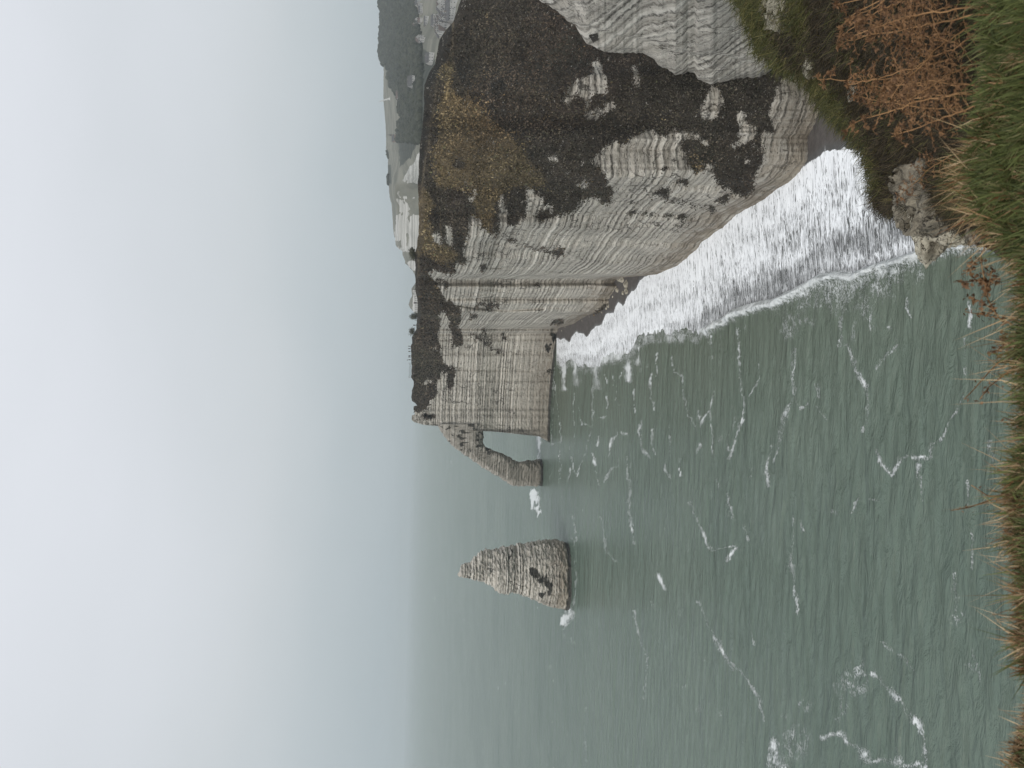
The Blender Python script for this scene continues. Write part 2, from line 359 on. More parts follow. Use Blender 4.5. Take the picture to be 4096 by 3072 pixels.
M_DARK = plain('dark_timber', (.035, .03, .026)); M_SHRUB = plain('shrub_leaves', (.045, .048, .030), (.09, .085, .055), sc=.9)
M_CLOTH = [plain('dark_cloth', (.02, .022, .03)), plain('grey_cloth', (.07, .07, .075)), plain('blue_cloth', (.03, .04, .075))]
M_SKIN = plain('skin', (.35, .22, .16)); M_HAIR = plain('hair', (.03, .022, .016))
#BODY

# ------------------------------------------------------------------ main cliff (headland with the cove)
SKY = [(-60, 1880)]+[(y, x) for x, y in R1([(870, 0), (800, 200), (735, 270), (680, 350), (660, 470), (640, 570), (590, 640), (550, 750), (542, 850), (548, 920), (535, 1050), (528, 1150), (515, 1230), (505, 1330), (498, 1500)])
     + R2([(490, 300), (497, 480), (500, 600), (495, 750), (480, 850), (462, 920), (458, 940), (468, 1000), (468, 1250), (486, 1330), (490, 1400)])
     + S5([(650, 470), (640, 560), (640, 640), (560, 780), (530, 830), (545, 960), (525, 1010), (520, 1150), (530, 1300), (540, 1480)])
     + S6([(255, 0), (255, 200), (250, 330), (300, 430), (300, 520), (265, 620), (255, 770), (265, 850), (340, 900), (388, 955), (300, 966), (300, 1030), (325, 1075), (325, 1150), (260, 1172), (255, 1270), (320, 1320), (480, 1370), (600, 1390), (830, 1397), (920, 1450)])
     + R3([(760, 1145), (1070, 1160), (1180, 1165), (1450, 1195), (1560, 1205), (1620, 1240), (1650, 1258), (1664, 1264)])]
BASE = [(-60, 3310), (300, 3300)]+[(y, x) for x, y in R5([(2180, 880), (2110, 1080), (2040, 1210), (2035, 1420), (1960, 1540)])
     + R6([(1760, 580), (1640, 660), (1420, 790), (1250, 930), (1100, 1040), (1020, 1130), (970, 1190), (880, 1250), (680, 1330), (480, 1340)])
     + [(2480, 1112), (2458, 1120), (2462, 1150), (2450, 1172), (2428, 1195)] + R3([(2170, 30), (2100, 110), (1970, 150), (1880, 215), (1740, 250), (1738, 330), (1720, 450), (1700, 600), (1690, 700), (1670, 950), (1664, 1264)])]
ys = np.arange(-60, 1771.6, 2.1); NR = 520
xs_, xb_ = interp(SKY, ys), interp(BASE, ys)
edge_n = n2(ys*.035, 0, 4)*2.0+n2(ys*.2, 3., 2)*.8
xs_ = xs_+edge_n*(ys < 1700)
xb_ = xb_+n2(ys*.05, 9., 4)*4*(ys < 1330)+n2(ys*.05, 9., 3)*2
t = np.linspace(0, 1, NR)[:, None]
Y = np.broadcast_to(ys, (NR, len(ys))).copy(); X = xb_+(xs_-xb_)*t
wx = X+n2(X*.018, Y*.018, 3)*9+n2(X*.09, Y*.09, 3, 4.)*6; wy = Y+n2(X*.018, Y*.018, 3, 8.)*9+n2(X*.11, Y*.03, 3, 12.)*17
chalk = np.zeros(X.shape)
MAIN = (R5([(1880, 640), (1770, 800), (1740, 960), (1715, 1060), (1770, 1160), (1650, 1160), (1640, 1300), (1660, 1440), (1600, 1540)])
  + R6([(1560, 600), (1500, 628), (1400, 590), (1300, 530), (1240, 440), (1215, 345), (1160, 350), (1130, 400), (1080, 430), (1050, 410), (1030, 370), (1000, 360), (990, 300), (1000, 240), (950, 215), (940, 180), (960, 120), (900, 60), (850, 20), (800, 120), (720, 60), (690, 35), (600, 60), (500, 110), (450, 150), (400, 160), (360, 145), (300, 165), (220, 215), (210, 260), (140, 310), (180, 370), (270, 420), (270, 500), (330, 600), (300, 690), (240, 690), (200, 650), (50, 640), (30, 700), (50, 770)])
  + R2([(1915, 530), (1870, 540), (1800, 540), (1690, 580), (1640, 610), (1570, 620), (1545, 590), (1440, 600), (1390, 570), (1380, 650), (1320, 680), (1280, 660), (1285, 560), (1260, 460), (1250, 400), (1220, 400), (1200, 460), (1210, 600), (1190, 740), (1150, 730), (1070, 690), (1045, 700), (1035, 620), (990, 560), (950, 570), (935, 650), (920, 760), (910, 850), (890, 860), (885, 950), (930, 990), (810, 1000), (810, 1050), (850, 1090), (780, 1090), (730, 1070), (650, 1070), (590, 1090), (600, 1120), (650, 1180), (680, 1230), (730, 1330), (800, 1350), (830, 1380), (700, 1410), (690, 1500)])
  + R3([(690, 200), (680, 260), (665, 380), (690, 480), (720, 570), (760, 590), (820, 600), (740, 630), (700, 640), (640, 740), (640, 840), (580, 920), (560, 960), (500, 985), (430, 965), (425, 1120), (600, 1160), (1660, 1300), (1800, 1264), (1800, 600), (1850, 250)])
  + R2([(2400, 1200), (2600, 1100)]) + [(2650, 1120), (3000, 860), (3120, 790), (3260, 680), (3330, 560), (3360, 300), (3160, 280)])
chalk[inpoly(MAIN, wx, wy)] = 1
ON = [R5([(140, 540), (200, 540), (230, 600), (280, 700), (300, 790), (270, 850), (200, 810), (150, 850), (130, 920), (110, 950), (90, 900), (40, 860), (0, 860), (-90, 960), (-120, 850), (0, 720), (110, 680), (150, 620)]),
      R5([(270, 900), (350, 900), (340, 960), (300, 1000), (250, 1020), (200, 1050), (130, 1055), (80, 1020), (80, 980), (150, 960), (240, 960)]),
      R5([(1210, 760), (1290, 790), (1315, 860), (1310, 940), (1250, 1040), (1190, 1075), (1120, 1040), (1100, 980), (1120, 900), (1180, 800)]),
      R5([(1430, 970), (1500, 1010), (1530, 1090), (1600, 1130), (1590, 1230), (1510, 1270), (1400, 1310), (1380, 1280), (1450, 1230), (1470, 1150), (1420, 1040)]),
      R5([(900, 1160), (960, 1140), (1090, 1190), (1150, 1240), (1200, 1250), (1160, 1310), (1080, 1240), (1000, 1230), (940, 1210)]),
      R5([(1500, 1420), (1540, 1400), (1530, 1450), (1500, 1450)]), R5([(500, 570), (560, 600), (575, 770), (530, 760)]),
      R2([(1470, 315), (1520, 380), (1590, 400), (1620, 460), (1690, 490), (1680, 550), (1620, 530), (1560, 540), (1545, 590), (1440, 600), (1440, 350)]),
      R2([(1900, 290), (1960, 260), (2020, 310), (1960, 360), (1890, 340)]), R2([(1620, 60), (1700, 40), (1720, 90), (1650, 130)]),
      R2([(620, 735), (690, 730), (720, 800), (710, 860), (640, 855), (615, 800)]), R2([(740, 680), (790, 665), (805, 750), (800, 840), (830, 890), (760, 860), (725, 800)]),
      R2([(965, 340), (990, 325), (1012, 400), (985, 470), (960, 450)]), R2([(930, 400), (945, 430), (930, 440)]), R2([(885, 320), (900, 370), (885, 385)]), R2([(770, 590), (800, 580), (820, 610), (790, 630), (765, 610)]),
      R2([(700, 1430), (760, 1430), (760, 1510), (710, 1520)]),
      R3([(510, 760), (560, 710), (610, 700), (630, 740), (590, 760), (570, 770)]), R3([(620, 410), (650, 400), (660, 430), (625, 435)])]
for p_ in ON: chalk[inpoly(p_, wx, wy)] = 1
def ell(reg, x0, y0, x1, y1):
    a = reg([(x0, y0), (x1, y1)]); c = ((a[0][0]+a[1][0])/2, (a[0][1]+a[1][1])/2)
    return ((wx-c[0])/((a[1][0]-a[0][0])/2))**2+((wy-c[1])/((a[1][1]-a[0][1])/2))**2 < 1
OFFP = [R3([(765, 60), (860, 70), (860, 170), (830, 230), (870, 290), (900, 380), (810, 400), (800, 330), (790, 230), (770, 200)]), R3([(770, 640), (820, 650), (800, 800), (770, 760)]),
        R2([(730, 1330), (850, 1390), (860, 1500), (800, 1560), (760, 1440), (700, 1400)])]
for p_ in OFFP: chalk[inpoly(p_, wx, wy)] = 0
tufts = np.zeros(X.shape, bool)
for a in ((R6, 695, 560, 835, 645), (R6, 885, 475, 1025, 535), (R6, 1265, 625, 1355, 690), (R6, 775, 362, 825, 408), (R6, 915, 798, 995, 848), (R6, 470, 755, 545, 800), (R6, 780, 760, 855, 800), (R6, 1170, 720, 1240, 752),
          (R2, 1685, 875, 1785, 955), (R2, 1052, 1005, 1098, 1095), (R2, 670, 1140, 715, 1170), (R2, 715, 1170, 760, 1225), (R2, 1530, 1170, 1575, 1215), (R2, 1000, 1365, 1215, 1395), (R2, 940, 1430, 1010, 1490),
          (R3, 1078, 362, 1142, 405), (R3, 1670, 175, 1785, 225), (R3, 1060, 260, 1100, 295), (R3, 1235, 305, 1290, 345), (R3, 545, 1000, 640, 1060)): tufts |= ell(*a)
crev = [R6([(480, 775), (620, 785), (780, 800)]), R6([(690, 610), (860, 660), (1170, 730)]), R2([(1010, 1380), (1210, 1385)]), R3([(960, 290), (1080, 370), (1260, 490)]), R3([(1620, 620), (1700, 640)]), R2([(1280, 780), (1480, 850), (1690, 900)])]
for c_ in crev: tufts |= dline(c_, wx, wy, 30) < 3.2
chalk[tufts] = 0
spots = n2(X*.05, Y*.05, 3, 31.); chalk = np.where((chalk < .5) & (spots > .62) & (X > 2080) & (Y > 500), .55, chalk)
TAN = [R1([(640, 1659), (715, 560), (800, 540), (890, 840), (1000, 950), (1120, 1050), (1300, 1180), (1650, 1659)]), R2([(600, 0), (1300, 0), (1560, 160), (1640, 320), (1450, 300), (1250, 330), (1170, 500), (1150, 740), (1040, 700), (975, 520), (1010, 370), (940, 260), (840, 180), (740, 130), (650, 50)]), R2([(500, 330), (560, 330), (650, 520), (600, 600), (700, 900), (640, 1000), (540, 900), (490, 1050), (480, 900)]), R2([(560, 850), (800, 860), (850, 950), (640, 1000)])]
tan = np.zeros(X.shape)
for p_ in TAN: tan[inpoly(p_, wx, wy)] = 1
dark = np.zeros(X.shape)
for a in ((R1, 800, 440, 960, 860), (R1, 1140, 690, 1260, 870), (R1, 1120, 920, 1180, 1010), (R1, 1220, 930, 1270, 1000), (R1, 1380, 860, 1420, 910), (R1, 690, 765, 720, 810), (R1, 790, 770, 815, 805), (R2, 600, 500, 690, 650), (R2, 800, 60, 900, 180), (R2, 800, 730, 880, 900), (R1, 1650, 1125, 1690, 1165)): dark[ell(*a)] = 1
dark[inpoly(R1([(500, 1659), (505, 1300), (535, 1000), (540, 700), (640, 570), (680, 350), (820, 190), (790, 330), (780, 480), (690, 580), (620, 720), (590, 900), (560, 1150), (530, 1659)]), wx, wy)] = 1
path = np.zeros(X.shape)
for c_, w_ in ((R1([(715, 560), (670, 720), (640, 900), (605, 1100), (585, 1300), (560, 1400), (525, 1640)]), 4), (R2([(620, 180), (655, 260), (665, 420), (690, 560), (690, 690), (700, 770)]), 2.2), (R2([(620, 40), (760, 130), (880, 220), (980, 330)]), 9), (R2([(490, 880), (500, 1050), (485, 1130)]), 4), (R3([(580, 440), (690, 560)]), 2.5), (R2([(600, 1140), (640, 1200), (720, 1310)]), 2), (R1([(800, 200), (800, 520), (850, 700), (930, 860)]), 3)):
    path = np.maximum(path, np.exp(-(dline(c_, X, Y, 60)/w_)**2)*(.6 if w_ > 3 else .95))
hard = chalk.copy(); chalk = blur(blur(chalk, 4, 0), 4, 1); tan = blur(blur(tan, 12, 0), 16, 1); dark = blur(blur(dark, 4, 0), 5, 1)
# shape: start at the foot and climb each line of sight, steep where bare chalk shows, flatter on turf
zb = np.where(ys < 1330, 2.4, .2)
r = np.zeros(X.shape); r[0] = blur(r_on(xb_, ys, zb), 3, 0)
tanr = ray(X, Y)[2]
M_ = blur(blur(np.clip(chalk*1.0, 0, 1), 9, 0), 12, 1)
steep = np.tan(np.radians(44+M_*38+sstep(1150, 1420, Y)*(4+20*(1-M_))))
zc = H+tanr[0]*r[0]
for i in range(1, NR):
    ri = (H-zc+r[i-1]*steep[i])/(steep[i]-tanr[i])
    ri = np.clip(ri, r[i-1], r[i-1]+4.0); r[i] = ri; zc = H+tanr[i]*ri
dr = blur(r-r[0], 9, 1); r = r[0]+dr
P0 = at(X, Y, r)
rel = fbm(P0*np.array([.07, .07, .018]), 3)*3.2+fbm(P0*np.array([.22, .22, .05])+7, 3)*.8
led = pn(P0*np.array([.03, .03, .9])+3)*.40+fbm(P0*np.array([.5, .5, .9])+31, 3)*.30
vegl = fbm(P0*.16+11, 4)*1.1+fbm(P0*.6+3, 3)*.45
k1 = M_*np.minimum(1, r/180)
grow = sstep(0, .10, t)*.6+.4
wallf = 1-.93*sstep(1280, 1400, Y)
r = r-(rel*(.35+.65*k1)*grow*wallf+led*k1+vegl*(1-M_)*(1-.6*sstep(.9, 1, t)))*sstep(1.0, .985, t*(Y < 1700))
caves = np.zeros(X.shape)
for a in ((R3, 1668, 290, 1712, 345), (R3, 1626, 388, 1664, 440), (R3, 565, 1005, 628, 1055)): caves = np.maximum(caves, ell(*a)*1.0)
r = r+blur(caves, 1, 1)*5
r = r+np.exp(-(dline(R3([(560, 610), (1500, 625)]), X, Y, 60)/7)**2)*1.3+np.exp(-(dline(R2([(700, 1350), (1000, 1395), (1300, 1420), (1600, 1400)]), X, Y, 60)/7)**2)*4
r = r+sstep(-25, 25, Y-interp([(x, y) for x, y in R2([(1200, 760), (1420, 830), (1700, 900), (1900, 1000), (2000, 1100)])], X))*4*sstep(1900, 2000, X)*sstep(2420, 2330, X)
front = at(X, Y, r); rtop_ = r[-1].copy(); front0, hard0, soft0, tan0, dark0, cx0, tuft0 = front, hard, chalk, tan, dark, (X < 3190)*1.0, tufts*1.0
foot = front[0].copy(); foot[:, 2] -= 5; lip1 = at(X[-1], Y[-1], r[-1]+6); lip2 = at(X[-1], Y[-1], r[-1]+26)
lip1[:, 2] = np.minimum(lip1[:, 2], front[-1][:, 2]+.1)-.3; lip2[:, 2] = np.minimum(lip2[:, 2], front[-1][:, 2])-2.5
verts = np.concatenate([foot[None], front, lip1[None], lip2[None]], 0)
ext = lambda a: np.concatenate([a[:1], a, a[-1:], a[-1:]], 0)
att = rgba(ext(chalk), ext(tan), ext(dark), ext(path))
me = mesh_from('cliff', verts, gridq(NR+3, len(ys)), attrs={'cover': att})
tag(link('cliff', me, M_CLIFF), kind='structure')

# ------------------------------------------------------------------ nearer chalk buttress at the right of the cove
BE = [(x, y) for x, y in R1([(1560, 0), (1640, 45), (1700, 80), (1760, 130), (1820, 190), (1880, 220)]) + R5([(20, 260), (100, 385), (180, 420), (280, 462), (450, 468), (600, 470), (690, 520), (740, 580), (820, 610), (880, 668), (950, 655), (1000, 640), (1060, 645), (1090, 700), (1200, 750), (1330, 720), (1420, 695), (1640, 682), (1800, 610), (1950, 560)])]
bx = np.arange(2135, 3190, 2.7); be = interp(BE, bx)+n2(bx*.05, 2., 3)*5; be[bx < 2156] = -2
NB = 300; q = np.linspace(0, 1, NB)[None, :]
X = np.broadcast_to(bx[:, None], (len(bx), NB)).copy(); Y = be[:, None]+(-90-be[:, None])*q
dY = be[:, None]-Y
re = np.interp(bx, [2135, 2300, 2700, 3041, 3190], [168, 163, 156, 149, 144])[:, None]
r = re*(1-.00092*dY)+4.5*np.clip(1-dY/34, 0, 1)**2
fac = interp([(x, y) for x, y in R5([(0, 215), (130, 230), (280, 285), (500, 325), (720, 360), (900, 420), (1050, 480), (1300, 470), (1600, 560)])], bx)[:, None]+n2(bx*.04, 6., 3)[:, None]*6
r = r+sstep(-8, 8, Y-fac)*4.0
P0 = at(X, Y, r); r = r-(fbm(P0*np.array([.08, .08, .02]), 3)*.8+pn(P0*np.array([.03, .03, .9])+3)*.4+fbm(P0*np.array([.5, .5, .8])+5, 3)*.3)*sstep(0, .04, q)
chalkb = np.ones(X.shape); chalkb[inpoly(R5([(120, 310), (200, 290), (210, 350), (160, 380)]), X, Y)] = 0; chalkb[inpoly(R5([(620, 480), (700, 520), (745, 590), (700, 570)]), X, Y)] = 0; chalkb[inpoly(R5([(1640, 700), (1800, 560), (2000, 560), (1700, 720)]), X, Y)] = .3
front = at(X, Y, r)
back = at(X[:, 0], Y[:, 0], r[:, 0]+12)[:, None]; topb = front[:1]+np.array([0, 0, 0.0])
verts = np.concatenate([back, front], 1)
topr = at(X[0], Y[0], r[0]+14); topr = np.concatenate([at(X[:1, 0], Y[:1, 0], r[:1, 0]+20), topr], 0)[None]; topr[..., 2] = verts[:1, :, 2]-.5
verts = np.concatenate([topr, verts], 0)
cb = np.concatenate([chalkb[:, :1], chalkb], 1); cb = np.concatenate([cb[:1], cb], 0)
me = mesh_from('cliff_buttress', verts, gridq(len(bx)+1, NB+1, True), attrs={'cover': rgba(cb, 0*cb, 0*cb, 0*cb)})
tag(link('cliff_buttress', me, M_CLIFF), kind='structure')

# ------------------------------------------------------------------ sea arch: a ring swept along the flying buttress of rock
pairs = [((1078, 1095), (650, 1100)), ((1072, 1140), (690, 1130)), ((1070, 1180), (705, 1165)), ((1070, 1228), (748, 1232)), ((1074, 1275), (798, 1285)), ((1092, 1302), (850, 1330)), ((1130, 1322), (900, 1362)), ((1170, 1340), (960, 1402)), ((1215, 1356), (1012, 1442)), ((1262, 1372), (1085, 1492)), ((1305, 1394), (1140, 1520)), ((1345, 1420), (1195, 1548)), ((1380, 1437), (1250, 1596)), ((1420, 1430), (1310, 1632)), ((1470, 1423), (1390, 1641)), ((1540, 1418), (1470, 1642)), ((1600, 1414), (1600, 1637)), ((1680, 1410), (1680, 1640))]
inn = np.array(R3([a for a, b in pairs])); out = np.array(R3([b for a, b in pairs]))
def dens(a, n):
    s = np.concatenate([[0], np.cumsum(np.hypot(*np.diff((inn+out)/2, axis=0).T))]); q = np.linspace(0, s[-1], n)
    return np.stack([np.interp(q, s, a[:, i]) for i in (0, 1)], -1)
nA, nC = 230, 120; inn, out = dens(inn, nA), dens(out, nA)
rpier = float(r_on(2173, 1890, .0)); rj = float(np.interp(1725, ys, r_on(xb_, ys, zb)))
ra = np.interp(np.linspace(0, 1, nA), [0, .25, .75, 1], [rj+2, rj+9, rpier-1, rpier+1])
th = np.linspace(0, 2*np.pi, nC, endpoint=False)
cu = np.sign(np.cos(th))*np.abs(np.cos(th))**.45; cv = np.sign(np.sin(th))*np.abs(np.sin(th))**.55
mid = (inn+out)/2; half = (out-inn)/2
px = mid[:, None, 0]+half[:, None, 0]*cu; py = mid[:, None, 1]+half[:, None, 1]*cu
dep = np.interp(np.linspace(0, 1, nA), [0, .5, 1], [8, 6.5, 8.5])[:, None]
rr = ra[:, None]+dep+dep*cv+dep*.0
rr = rr*1.0
P0 = at(px, py, rr)
ctr = P0.mean(1, keepdims=True); dirv = P0-ctr; dirv /= np.linalg.norm(dirv, axis=2, keepdims=True)
dsp = fbm(P0*.15, 3)*1.1+pn(P0*np.array([.04, .04, 1.0]))*.45+fbm(P0*np.array([.45, .45, .9])+9, 4)*.7
P1 = P0+dirv*dsp[..., None]*.9
i = np.arange(nA*nC).reshape(nA, nC); j = np.roll(i, -1, 1)
q4 = np.stack([i[:-1], j[:-1], j[1:], i[1:]], -1).reshape(-1, 4)
dk = sstep(.15, .5, n2(px*.03, py*.05, 3, 2.))*sstep(.62, .2, np.linspace(0, 1, nA))[:, None]
base = np.array([*P1[-1].mean(0)[:2], 0.0])
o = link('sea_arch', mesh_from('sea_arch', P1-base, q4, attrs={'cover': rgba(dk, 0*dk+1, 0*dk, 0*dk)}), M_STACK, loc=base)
tag(o, 'banded chalk sea arch stepping from the cliff end down into the water', 'sea arch')

# ------------------------------------------------------------------ sea stack
prof = [(262, 925, 958), (280, 905, 965), (300, 815, 970), (350, 805, 975), (400, 790, 985), (450, 740, 1010), (500, 715, 1010), (560, 670, 1015), (620, 650, 1025), (680, 650, 1045), (712, 646, 1072), (718, 645, 1090), (760, 635, 1130), (850, 620, 1155), (895, 611, 1160), (905, 610, 1150), (950, 605, 1145), (1000, 598, 1150), (1070, 590, 1170), (1150, 575, 1200), (1250, 555, 1250), (1350, 545, 1285), (1450, 543, 1315), (1550, 538, 1350), (1620, 540, 1378), (1655, 552, 1395), (1690, 575, 1405), (1760, 575, 1405)]
prof = np.array(prof, float); lv = np.linspace(262, 1760, 330); yl = np.interp(lv, prof[:, 0], prof[:, 1]); yr = np.interp(lv, prof[:, 0], prof[:, 2])
tl = np.linspace(0, 1, len(lv))
xN = 1750+lv/3.16; yc = 2000+(yl+yr)/2/3.16; hw_ = (yr-yl)/2/3.16
rs = float(r_on(1750+1690/3.16, 2310, 0.0)); rad0 = rs*(1405-575)/2/3.16/F
rc = rs+rad0*.75
cen = at(xN, yc, rc); radm = rc*hw_/F*1.02
nC = 260; th = np.linspace(0, 2*np.pi, nC, endpoint=False)
c, s = np.cos(th), np.sin(th); se = (np.abs(c)**2.6+np.abs(s)**2.6)**(-1/2.6)
hx, hy, _t = ray(2200, 2310); side = np.array([hy, -hx, 0]); fw = np.array([hx, hy, 0])
P0 = cen[:, None]+radm[:, None, None]*((c*se)[None, :, None]*side+.82*(s*se)[None, :, None]*fw)
dr_ = (c[:, None]*side+s[:, None]*fw)[None]
zl = P0[..., 2]
d = fbm(P0*np.array([.16, .16, .06]), 3)*1.2+pn(P0*np.array([.04, .04, 1.15]))*.75*np.interp(zl, [0, 12, 25], [.1, .5, 1.2])+fbm(P0*np.array([.55, .55, 1.0])+5, 4)*.75+fbm(P0*np.array([.3, .3, .3])+15, 2)*.4
d = d*np.minimum(1, radm/5)[:, None]
d = d-1.0*np.exp(-((zl-1.0)/1.3)**2)
P1 = P0+dr_*d[..., None]
i = np.arange(len(lv)*nC).reshape(len(lv), nC); j = np.roll(i, -1, 1)
q4 = np.stack([i[:-1], i[1:], j[1:], j[:-1]], -1).reshape(-1, 4)
top = np.array([[0, 0, 0]])+P1[0].mean(0)+np.array([0, 0, .4])
va = np.concatenate([P1.reshape(-1, 3), top]); tr = np.stack([i[0], j[0], np.full(nC, len(va)-1)], -1)
# dark weed patches on its face
pxn = np.broadcast_to(lv[:, None], P1.shape[:2]); pyn = (yl+yr)[:, None]/2+(yr-yl)[:, None]/2*(-c*se)[None]*1.0
# screen left is -side: photo y grows to the left
front_ = (s < 0.2)[None]
wxx = pxn+n2(pxn*.012, pyn*.012, 3)*30; wyy = pyn+n2(pxn*.012, pyn*.012, 3, 5.)*30
dk = np.zeros(P1.shape[:2])
for a, b_ in (((1120, 850), (1240, 990)), ((1220, 960), (1320, 1040)), ((1300, 1010), (1400, 1090)), ((1330, 1080), (1390, 1200)), ((870, 690), (915, 765)), ((800, 680), (830, 730)), ((1210, 1150), (1330, 1215)), ((910, 630), (960, 690))):
    cx_, cy_ = (a[0]+b_[0])/2, (a[1]+b_[1])/2
    dk[(((wxx-cx_)/((b_[0]-a[0])/2))**2+((wyy-cy_)/((b_[1]-a[1])/2))**2 < 1) & front_] = 1
dk = blur(blur(dk, 4, 0), 4, 1); dk = np.concatenate([dk.ravel(), [0]])
base = np.array([cen[-1][0], cen[-1][1], 0.0])
o = link('sea_stack', mesh_from('sea_stack', va-base, q4, tr, attrs={'cover': rgba(dk, 0*dk, 0*dk, 0*dk)}), M_STACK, loc=base)
tag(o, 'tall pointed needle of banded chalk standing alone in the sea', 'sea stack')

# ------------------------------------------------------------------ beach with the backwash
UP = RA([(290, 340), (340, 345), (395, 372), (410, 330), (450, 285), (520, 300), (545, 332), (570, 300), (585, 270), (620, 235), (670, 220)]) + [(2407, 1300), (2423, 1255), (2454, 1250), (2462, 1225), (2474, 1208), (2482, 1213), (2492, 1224), (2498, 1215), (2503, 1200), (2515, 1180), (2526, 1163), (2535, 1164), (2548, 1146), (2560, 1121), (2571, 1114), (2600, 1096), (2700, 1050), (2738, 1026), (2800, 955), (2865, 905), (2942, 842), (3041, 783), (3096, 745), (3186, 695), (3205, 672)] + R7([(280, 1460), (320, 1425), (400, 1385), (440, 1345), (470, 1327), (495, 1340), (520, 1320), (560, 1330), (600, 1318), (630, 1305), (660, 1325), (720, 1330), (770, 1310), (900, 1320)]) + [(4000, 620)]
DN = RA([(290, 560), (330, 620), (400, 540), (470, 610), (540, 600), (620, 640), (720, 520), (800, 520), (880, 530), (960, 450), (1060, 370), (1200, 345), (1400, 350), (1540, 350), (1590, 250), (1650, 215), (1750, 170), (1830, 100), (1950, 60), (2100, 20)]) + R8([(0, 1330), (90, 1275), (200, 1225), (300, 1165), (400, 1105), (560, 1075), (700, 1095), (830, 1035), (1000, 975), (1200, 915), (1330, 850), (1480, 810), (1700, 790), (1900, 780)]) + [(4000, 935)]
bx = np.arange(2226, 3985, 2.4)
yu, yd = interp(UP, bx)+n2(bx*.06, 1., 4)*5, interp(DN, bx)+n2(bx*.04, 3., 3)*4
inv = [(x, y) for y, x in BASE if 300 <= y <= 1330]; a = np.array(sorted(inv))
yb = np.interp(bx, a[:, 0], np.minimum.accumulate(a[::-1, 1])[::-1]*0+a[:, 1])-70; yb = blur(yb, 12, 0); yb[bx > 3300] = 330
yb = np.minimum(yb, yu-30)
NBc = 430; q = np.linspace(0, 1, NBc)[None]
X = np.broadcast_to(bx[:, None], (len(bx), NBc)).copy(); Y = yb[:, None]+(yd-yb)[:, None]*q
tau = (Y-yu[:, None])/(yd-yu)[:, None]
zz = np.interp(np.clip(tau, -2, 1), [-1.5, 0, 1], [3.4, 1.9, -.12])
FX = [2226, 2450, 2600, 2900, 3100, 3300, 3500, 3800, 4000]; FT = [0, .03, .25, .5, .75, .92, 1]
FV = np.array([[.95, .75, .7, .65, .6, .5, .45], [.98, .85, .75, .8, .72, .65, .5], [.98, .9, .85, .8, .78, .72, .55], [.98, .92, .88, .74, .55, .40, .3], [.98, .92, .84, .66, .50, .34, .24], [1, .94, .80, .62, .54, .46, .38], [.9, .85, .62, .52, .46, .45, .40], [.6, .55, .5, .48, .48, .5, .5], [.6, .5, .5, .5, .5, .5, .5]])
ti = np.clip(tau, 0, 1); tc_ = np.interp(ti, FT, np.arange(len(FT))); i0 = np.minimum(tc_.astype(int), len(FT)-2); f = tc_-i0
xi = np.interp(X, FX, np.arange(len(FX))); x0 = np.minimum(xi.astype(int), len(FX)-2); g = xi-x0
fo = (FV[x0, i0]*(1-f)+FV[x0, i0+1]*f)*(1-g)+(FV[x0+1, i0]*(1-f)+FV[x0+1, i0+1]*f)*g
fo = fo+.15*n2(ti*4.5+.0009*X, X*.0035, 3, 33.)*sstep(.10, .25, tau)*sstep(1, .9, tau)+.02*(tau > .15); fo = fo*(tau > 0); fo = fo+.10*n2(X*.008, Y*.012, 3, 4.)*(tau > .12)*(fo > 0)
wet = sstep(-.10, .02, tau)
P0 = on_z(X, Y, zz); zz = zz+.12*n2(P0[..., 0]*.1, P0[..., 1]*.3, 3)*sstep(1, .9, tau); P0 = on_z(X, Y, zz)
me = mesh_from('beach', P0, gridq(len(bx), NBc, True), attrs={'cover': rgba(np.clip(fo, 0, 1.2), wet, ti, 1)})
tag(link('beach', me, M_BEACH), kind='structure')

# ------------------------------------------------------------------ sea
gx = np.concatenate([np.arange(1708, 2180, 3.2), np.arange(2180, 4240, 4.2)]); gy = np.concatenate([np.arange(-900, -60, 60), np.arange(-60, 3130, 4.6), np.arange(3140, 4000, 60)])
X, Y = np.meshgrid(gx, gy, indexing='ij')
wx = X+n2(X*.02, Y*.01, 3)*9+n2(X*.10, Y*.05, 3, 2.)*6; wy = Y+n2(X*.02, Y*.01, 3, 7.)*12
VAR = np.clip(.85+.8*n2(X*.02, Y*.011, 3, 77.), .35, 1.4); WVAR = np.clip(.8+.9*n2(X*.02, Y*.014, 2, 87.), .35, 1.7)
BRK = np.clip(.9+1.3*n2(X*.06, Y*.03, 3, 97.), 0, 1.8)
fo = np.zeros(X.shape)
def streak(reg, pts, w_, amp=.75):
    global fo
    p_ = reg(pts); fo = np.maximum(fo, np.minimum(amp*VAR, .85)*np.exp(-(dline(p_, wx, wy, w_*6+50)/(w_*1.1*WVAR))**2)+.33*amp*np.exp(-(dline(p_, wx, wy, w_*8+50)/(w_*3.4))**2))
def blob(reg, c_, rx, ry, amp=.5):
    global fo
    (a, b), = reg([c_]); fo = np.maximum(fo, amp*np.clip(.35+.9*VAR*BRK, .1, 1.1)*np.exp(-(((wx+14*BRK-14-a)/rx)**2+((wy-b)/ry)**2)**1.2))
